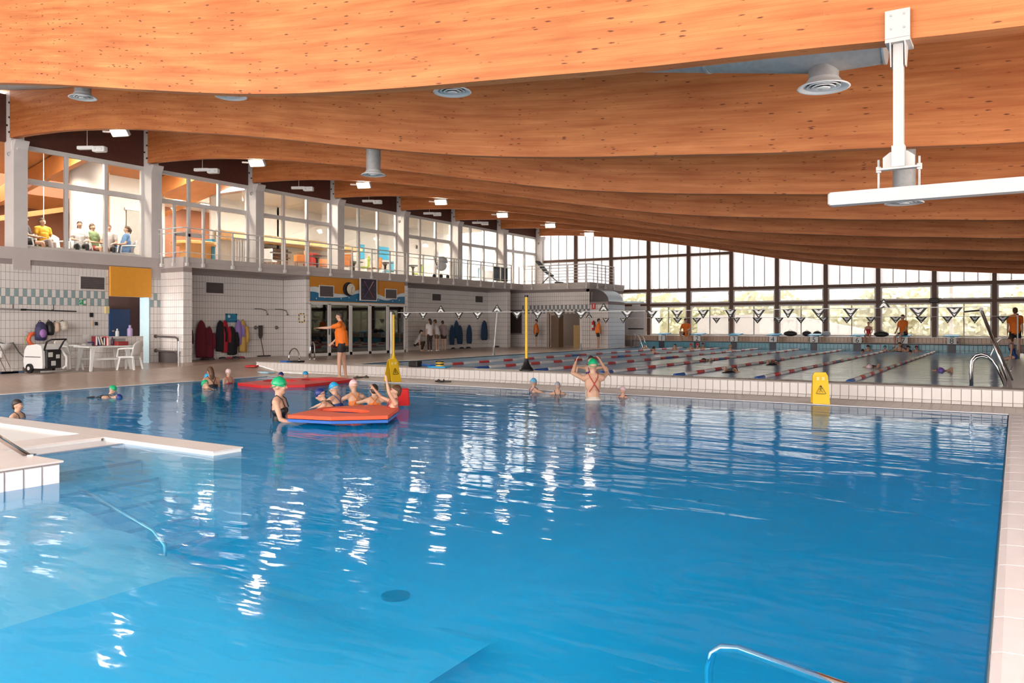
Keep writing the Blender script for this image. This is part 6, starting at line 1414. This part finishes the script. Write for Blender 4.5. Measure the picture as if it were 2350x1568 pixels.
raft('red orange foam raft with a blue underside carrying children', A, [(c1[0] - .06, c1[1] - .02, .46, .24)], REDO, BLUE, .0, .09)
Bp = [rp(545, 880, .05), rp(600, 886, .05), rp(700, 884, .05), rp(817, 871, .05), rp(760, 866, .05), rp(640, 870, .05)]
k1 = rp(660, 875, .05); k2 = rp(715, 873, .05)
raft('long red foam raft with two holes near the far edge of the teaching pool', Bp, [(k1[0] - .15, k1[1] - .1, .48, .36), (k2[0] + .1, k2[1] + .15, .5, .36)], RED, RED, .0, .06)
fl = thing('swim_float', 'red foam float held up beside the raft', 'float', (*rp(918, 935, .0), .06), .5); MB().cbox((0, 0, .12), .16, .04, .15, rotm('X', R(20))).build('board', RED, fl)
# children around the raft
def at_water(px, py): q = atZ(px, py, 0); return q.x, q.y
x, y = at_water(778, 953); person('child with navy cap leaning over the front of the raft', (x, y, -.66), LEFT - .1, 1.25, big=1.15, pelvis=.58, lean=.7, cap=CN, suit=SUITK, vox=.011, aL=((.3, .7, -.6), (0, .9, -.4)), aR=((.3, .7, -.6), (0, .9, -.4)), lL=((.05, -.5, -.8), (0, -.5, -.8)), lR=((.05, -.5, -.8), (0, -.5, -.8)), look=(0, .8, -.5), group='children at the foam raft')
x, y = at_water(782, 940); person('child with bright blue cap behind the navy capped child', (x, y, -.72), LEFT - .6, 1.28, big=1.15, pelvis=.58, lean=.35, cap=CB, suit=SUITB, vox=.012, aL=((.4, .7, -.4), (0, .9, -.3)), aR=((.4, .7, -.4), (0, .9, -.3)), look=(0, .9, -.3), group='children at the foam raft')
x, y = at_water(820, 940); person('child with pale pink cap and orange swimsuit on the raft', (x, y, -.62), AWAY + .5, 1.30, big=1.15, pelvis=.52, lean=.45, cap=CP, suit=M('suit_orange', (.85, .22, .04), .5), vox=.012, aL=((.7, .5, -.4), (.2, .8, -.4)), aR=((.7, .5, -.4), (.2, .8, -.4)), lL=((.1, -.6, -.7), (0, -.8, -.5)), lR=((.1, -.6, -.7), (0, -.8, -.5)), face=False, group='children at the foam raft')
x, y = at_water(860, 947); person('child with black hair lying low on the raft', (x, y, -.52), AWAY + .2, 1.25, big=1.12, pelvis=.45, lean=.7, hair=HAIRD, suit=M('suit_orange', (.85, .22, .04), .5), vox=.012, aL=((.6, .6, -.2), (.1, 1, 0)), aR=((.6, .6, -.2), (.1, 1, 0)), lL=((.1, -.8, -.5), (0, -.9, -.4)), lR=((.1, -.8, -.5), (0, -.9, -.4)), face=False, group='children at the foam raft')
x, y = at_water(895, 955); person('bare shouldered child clambering onto the raft with arms raised', (x, y, -.66), LEFT + .3, 1.28, big=1.1, pelvis=.54, lean=-.2, hair=HAIRB, suit=SUITR, vox=.012, aL=((.2, .5, .8), (.0, .2, 1)), aR=((.3, .7, .3), (-.2, .6, .7)), look=(0, 1, .1), group='children at the foam raft')
x, y = at_water(645, 874); person('child with navy cap inside the long red raft', (x, y, -.98), AWAY - .3, 1.20, cap=CN, suit=SUITK, vox=.015, aL=((.5, .6, -.5), (.2, .9, .1)), aR=((.5, .6, -.5), (.2, .9, .1)), face=False)
x, y = at_water(701, 872); person('child with bright blue cap inside the long red raft', (x, y, -.98), RIGHT, 1.20, cap=CB, suit=SUITB, vox=.015, aL=((.5, .6, -.5), (.2, .9, .1)), aR=((.5, .6, -.5), (.2, .9, .1)))
# group near the deck
x, y = at_water(508, 896); person('woman with green cap stooping in the water near the deck', (x, y, -1.0), LEFT - .4, 1.55, pelvis=.70, lean=.9, cap=CG, suit=SUITK, vox=.014, aL=((.3, .8, -.3), (0, 1, .2)), aR=((.3, .8, -.3), (0, 1, .1)), lL=((.05, .4, -1), (0, -.5, -.8)), lR=((.05, .4, -1), (0, -.5, -.8)), look=(0, 1, -.1))
x, y = at_water(490, 889); person('dark haired adult bending beside the stooping woman', (x, y, -.95), AWAY + .8, 1.55, lean=.3, pelvis=.72, hair=HAIRB, hairstyle='long', suit=SUITK, skin=SKIN2, vox=.014, face=False)
x, y = at_water(476, 884); person('child with blue cap half hidden by the dark haired adult', (x, y, -.95), LEFT, 1.22, cap=CB, suit=SUITB, vox=.016)
x, y = at_water(524, 880); person('child with pink cap behind the stooping woman', (x, y, -.90), RIGHT - .5, 1.25, cap=CP, suit=SUITR, vox=.016)
x, y = at_water(212, 912); person('child with navy cap floating face down with legs stretched out', (x, y, -.09), RIGHT, 1.25, pelvis=.02, lean=1.45, cap=CN, suit=SUITK, vox=.014, aL=((.3, 1, -.1), (0, 1, 0)), aR=((.3, 1, -.1), (0, 1, 0)), lL=((.1, -1, .05), (.05, -1, .1), (0, -1, -.2)), lR=((.1, -1, -.05), (.05, -1, -.1), (0, -1, -.2)), look=(0, .6, -.8))
x, y = at_water(232, 904); person('child with green cap swimming beside the floating child', (x, y, -.80), RIGHT + .4, 1.20, pelvis=.45, lean=.5, cap=CG, suit=SUITK, vox=.014, aL=((.4, .9, -.2), (.1, 1, 0)), aR=((.4, .9, -.2), (.1, 1, 0)))
x, y = at_water(0, 962); person('dark haired bather behind the steel grab rail', (x, y + .25, -1.0), RIGHT, 1.28, hair=HAIRD, suit=SUITK, vox=.014)
# --- hall edge, far deck
person('man in orange shirt walking away along the deck', (-.02, 33.0, .282), AWAY - .45, 1.76, top=SHIRT, bottom=SHORTK, hair=HAIRB, vox=.016, face=False, lL=((.03, .10, -1), (0, -.05, -1)), lR=((.03, -.08, -1), (0, -.12, -1)))
person('short haired instructor in orange shirt standing by the extinguisher', (-17.1, 34.75, .282), RIGHT, 1.45, top=SHIRT, bottom=SHORTK, hair=HAIRD, vox=.018, skin=SKIN2, lean=.05)
person('instructor in orange shirt standing before the dark doorway', (-20.45, 34.5, .282), LEFT, 1.42, top=SHIRT, bottom=SHORTK, hair=HAIRD, vox=.018)
person('instructor in orange shirt crouching behind starting block two', (-13.9, 38.25, .61), R(180), 1.70, pelvis=.37, lean=.35, top=SHIRT, bottom=SHORTK, hair=HAIRB, vox=.018, lL=((.35, 1, .25), (-.1, -.35, -1)), lR=((.35, 1, .25), (-.1, -.35, -1)), aL=((.2, .6, -.8), (-.4, .9, -.2)), aR=((.2, .6, -.8), (-.4, .9, -.2)))
SIT = ((.12, 1, -.05), (.02, .05, -1))
person('girl in red swimsuit sitting on the end sill', (-5.62, 38.92, .876), R(180), 1.22, pelvis=.10, suit=SUITR, hair=HAIRB, vox=.018, lL=SIT, lR=SIT, aL=((.2, .3, -1), (-.3, .6, -.6)), aR=((.2, .3, -1), (-.3, .6, -.6)))
person('instructor in orange shirt sitting on starting block seven', (LX[6], 38.06, .99), R(150), 1.68, pelvis=.10, lean=.12, top=SHIRT, bottom=SHORTK, hair=HAIRB, vox=.018, lL=((.1, 1, -.15), (.0, -.1, -1)), lR=((.2, .9, -.4), (.0, -.1, -1)), aL=((.2, .2, -1), (-.2, .7, -.6)), aR=((.2, .2, -1), (-.2, .7, -.6)))
WSH = M('white_shirt', (.72, .66, .66), .7); BRP = M('brown_trousers', (.05, .028, .025), .8)
person('visitor with long dark hair and white top in the far recess', (-21.5, wy(986, -21.5), .282), R(80), 1.42, top=WSH, bottom=BRP, hair=HAIRD, hairstyle='long', vox=.018, long_pants=True, face=False, shoes=WPLAST)
person('visitor in pale top between the two others in the far recess', (-21.5, wy(1003, -21.5), .282), R(100), 1.38, top=M('pale_shirt', (.62, .56, .55), .7), bottom=M('tan_trousers', (.22, .12, .08), .8), hair=HAIRB, vox=.018, face=False, shoes=WPLAST, lean=.2)
person('visitor in greyish top beside the navy towels', (-21.6, wy(1018, -21.6), .282), R(60), 1.34, top=M('mauve_shirt', (.34, .26, .27), .7), bottom=BRP, hair=HAIRD, vox=.018, face=False, lean=.25)
person('visitor in white top crouching beside the glass doors', (-22.0, wy(956, -22.0), .282), R(-60), 1.4, pelvis=.30, lean=.4, top=WSH, bottom=BRP, hair=HAIRD, vox=.018, long_pants=True, lL=((.2, 1, .3), (0, -.3, -1)), lR=((.2, 1, .3), (0, -.3, -1)))
# --- spectators upstairs on white plastic chairs
def spectator(label, px, X, rz, top, bottom, hair, style, lp, **k):
    y = atX(px, 560, X).y
    plastic_chair({58: 'white chair of the spectator beside the column', 98: 'white chair of the yellow shirted spectator', 183: 'white chair of the spectator in white', 213: 'white chair of the spectator in green', 250: 'white chair of the spectator in grey', 290: 'white chair of the spectator in blue'}[px], X, y, 3.3, rz, 'white spectator chairs')
    d = Vector((-math.sin(rz), math.cos(rz), 0)) * .04
    person(label, (X + d.x, y + d.y, 3.3), rz, 1.66, pelvis=.545, lean=-.10, top=top, bottom=bottom, hair=hair, hairstyle=style, vox=.016, lL=((.12, 1, .02), (.02, .15, -1)), lR=((-.25, 1, .22), (-.1, .3, -1)) if lp else ((.12, 1, .02), (.02, .1, -1)), aL=((.2, .3, -1), (-.45, .9, -.15)), aR=((.2, .3, -1), (-.45, .9, -.1)), group=None, **k)
spectator('spectator in dark top half hidden by the column', 58, -24.3, R(-30), M('dark_top', (.05, .05, .06), .7), SHORTK, HAIRB, 'short', False)
spectator('spectator in yellow shirt with legs crossed', 98, -24.4, R(-95), M('yellow_shirt', (.85, .42, .02), .7), M('grey_trouser', (.40, .34, .33), .8), HAIRD, 'short', True, long_pants=True)
spectator('spectator with long dark hair and white shirt', 183, -24.2, R(-110), M('white_tee', (.80, .76, .75), .7), SHORTK, HAIRD, 'long', False, long_pants=True)
spectator('spectator in green patterned top', 213, -24.5, R(-75), M('green_floral', (.22, .30, .14), .7, var=.4, scale=40), M('red_skirt', (.40, .06, .06), .8), HAIRB, 'short', False)
spectator('spectator in pale grey shirt leaning forward', 250, -24.3, R(-120), M('pale_grey_tee', (.55, .48, .46), .7), SHORTK, HAIRB, 'short', False, long_pants=True)
spectator('spectator in blue dress with legs crossed', 290, -24.2, R(160), M('blue_dress', (.12, .24, .46), .7, var=.2, scale=30), M('blue_dress', (.12, .24, .46), .7), HAIRB, 'tail', True, dress=True)
plastic_chair('empty white chair between the yellow and white shirted spectators', -24.3, atX(131, 560, -24.3).y, 3.3, R(-80), 'white spectator chairs')
# --- swimmers in the lane pool
LZ = .262
def swimmer_head(label, px, py, cap, hair=None, rz=R(180), H=1.35, up=.30, **k):
    q = atZ(px, py, LZ); yy_ = min(q.y, 37.55); x_ = q.x * yy_ / q.y
    person(label, (x_, yy_, LZ + up - H), rz, H, cap=cap, hair=hair, suit=SUITK, vox=.022, aL=((.7, .5, -.4), (.2, .9, .1)), aR=((.7, .5, -.4), (.2, .9, .1)), group='swimmers in the lane pool', **k)
swimmer_head('swimmer with teal cap by the white exit door', 1480, 801, M('cap_teal', (.03, .25, .30), .4))
swimmer_head('swimmer with black cap in front of block one', 1500, 812, CK)
swimmer_head('swimmer with dark hair beside the crouching instructor', 1549, 804, None, HAIRD)
swimmer_head('child with red cap below block two', 1586, 802, CR); swimmer_head('second child with red cap below block two', 1601, 802, CR, None, R(150)); swimmer_head('child with maroon cap after the red caps', 1613, 800, M('cap_maroon', (.25, .02, .05), .4))
swimmer_head('pale haired swimmer below block three', 1676, 806, None, M('fair_hair', (.45, .30, .18), .6))
swimmer_head('child with black cap below the sitting girl', 1992, 805, CK); swimmer_head('swimmer with dark cap low in the water by block six', 1980, 811, CK, None, R(180), 1.35, .18)
swimmer_head('swimmer with dark teal cap between blocks six and seven', 2031, 808, MATS['cap_teal']); swimmer_head('dark haired swimmer holding on below block seven', 2064, 806, None, HAIRD, R(180), 1.5, .42)
swimmer_head('swimmer with black cap just after block seven', 2084, 807, CK); swimmer_head('swimmer with black cap nearest in the group at block seven', 2089, 814, CK, None, R(160), 1.35, .2); swimmer_head('swimmer with dark red cap after block seven', 2103, 807, M('cap_wine', (.12, .02, .04), .4))
def crawl(label, px, py, rz, cap, hair=None):
    q = atZ(px, py, LZ)
    person(label, (q.x, q.y, LZ - .12), rz, 1.6, pelvis=.03, lean=1.42, cap=cap, hair=hair, suit=SUITK, vox=.02, aL=((.3, .9, .5), (0, .9, -.4)), aR=((.2, .3, -1), (0, -.3, -1)), lL=((.1, -1, .0), (.05, -1, .05), (0, -1, -.2)), lR=((.1, -1, -.1), (.05, -1, -.05), (0, -1, -.2)), look=(0, .8, -.5), group='swimmers in the lane pool', face=False)
crawl('swimmer with violet cap doing crawl near the chrome ladder', 2158, 850, R(185), CV); crawl('swimmer with fair skin doing crawl in the second lane', 2003, 842, R(180), CP)
crawl('dark haired swimmer doing crawl in the middle lanes', 1632, 828, R(178), None, HAIRD); crawl('dark capped swimmer close to the parapet', 1668, 856, R(0), CK); crawl('dark capped swimmer in the fourth lane', 1768, 838, R(0), CK)
q = atZ(2250, 824, LZ); person('bather sitting on the rim by the far chrome ladder', (-.05, 31.0, .29), R(90), 1.4, pelvis=.10, suit=SUITB, hair=HAIRB, vox=.02, lL=((.1, 1, -.3), (0, .1, -1)), lR=((.1, 1, -.3), (0, .1, -1)), lean=.2)
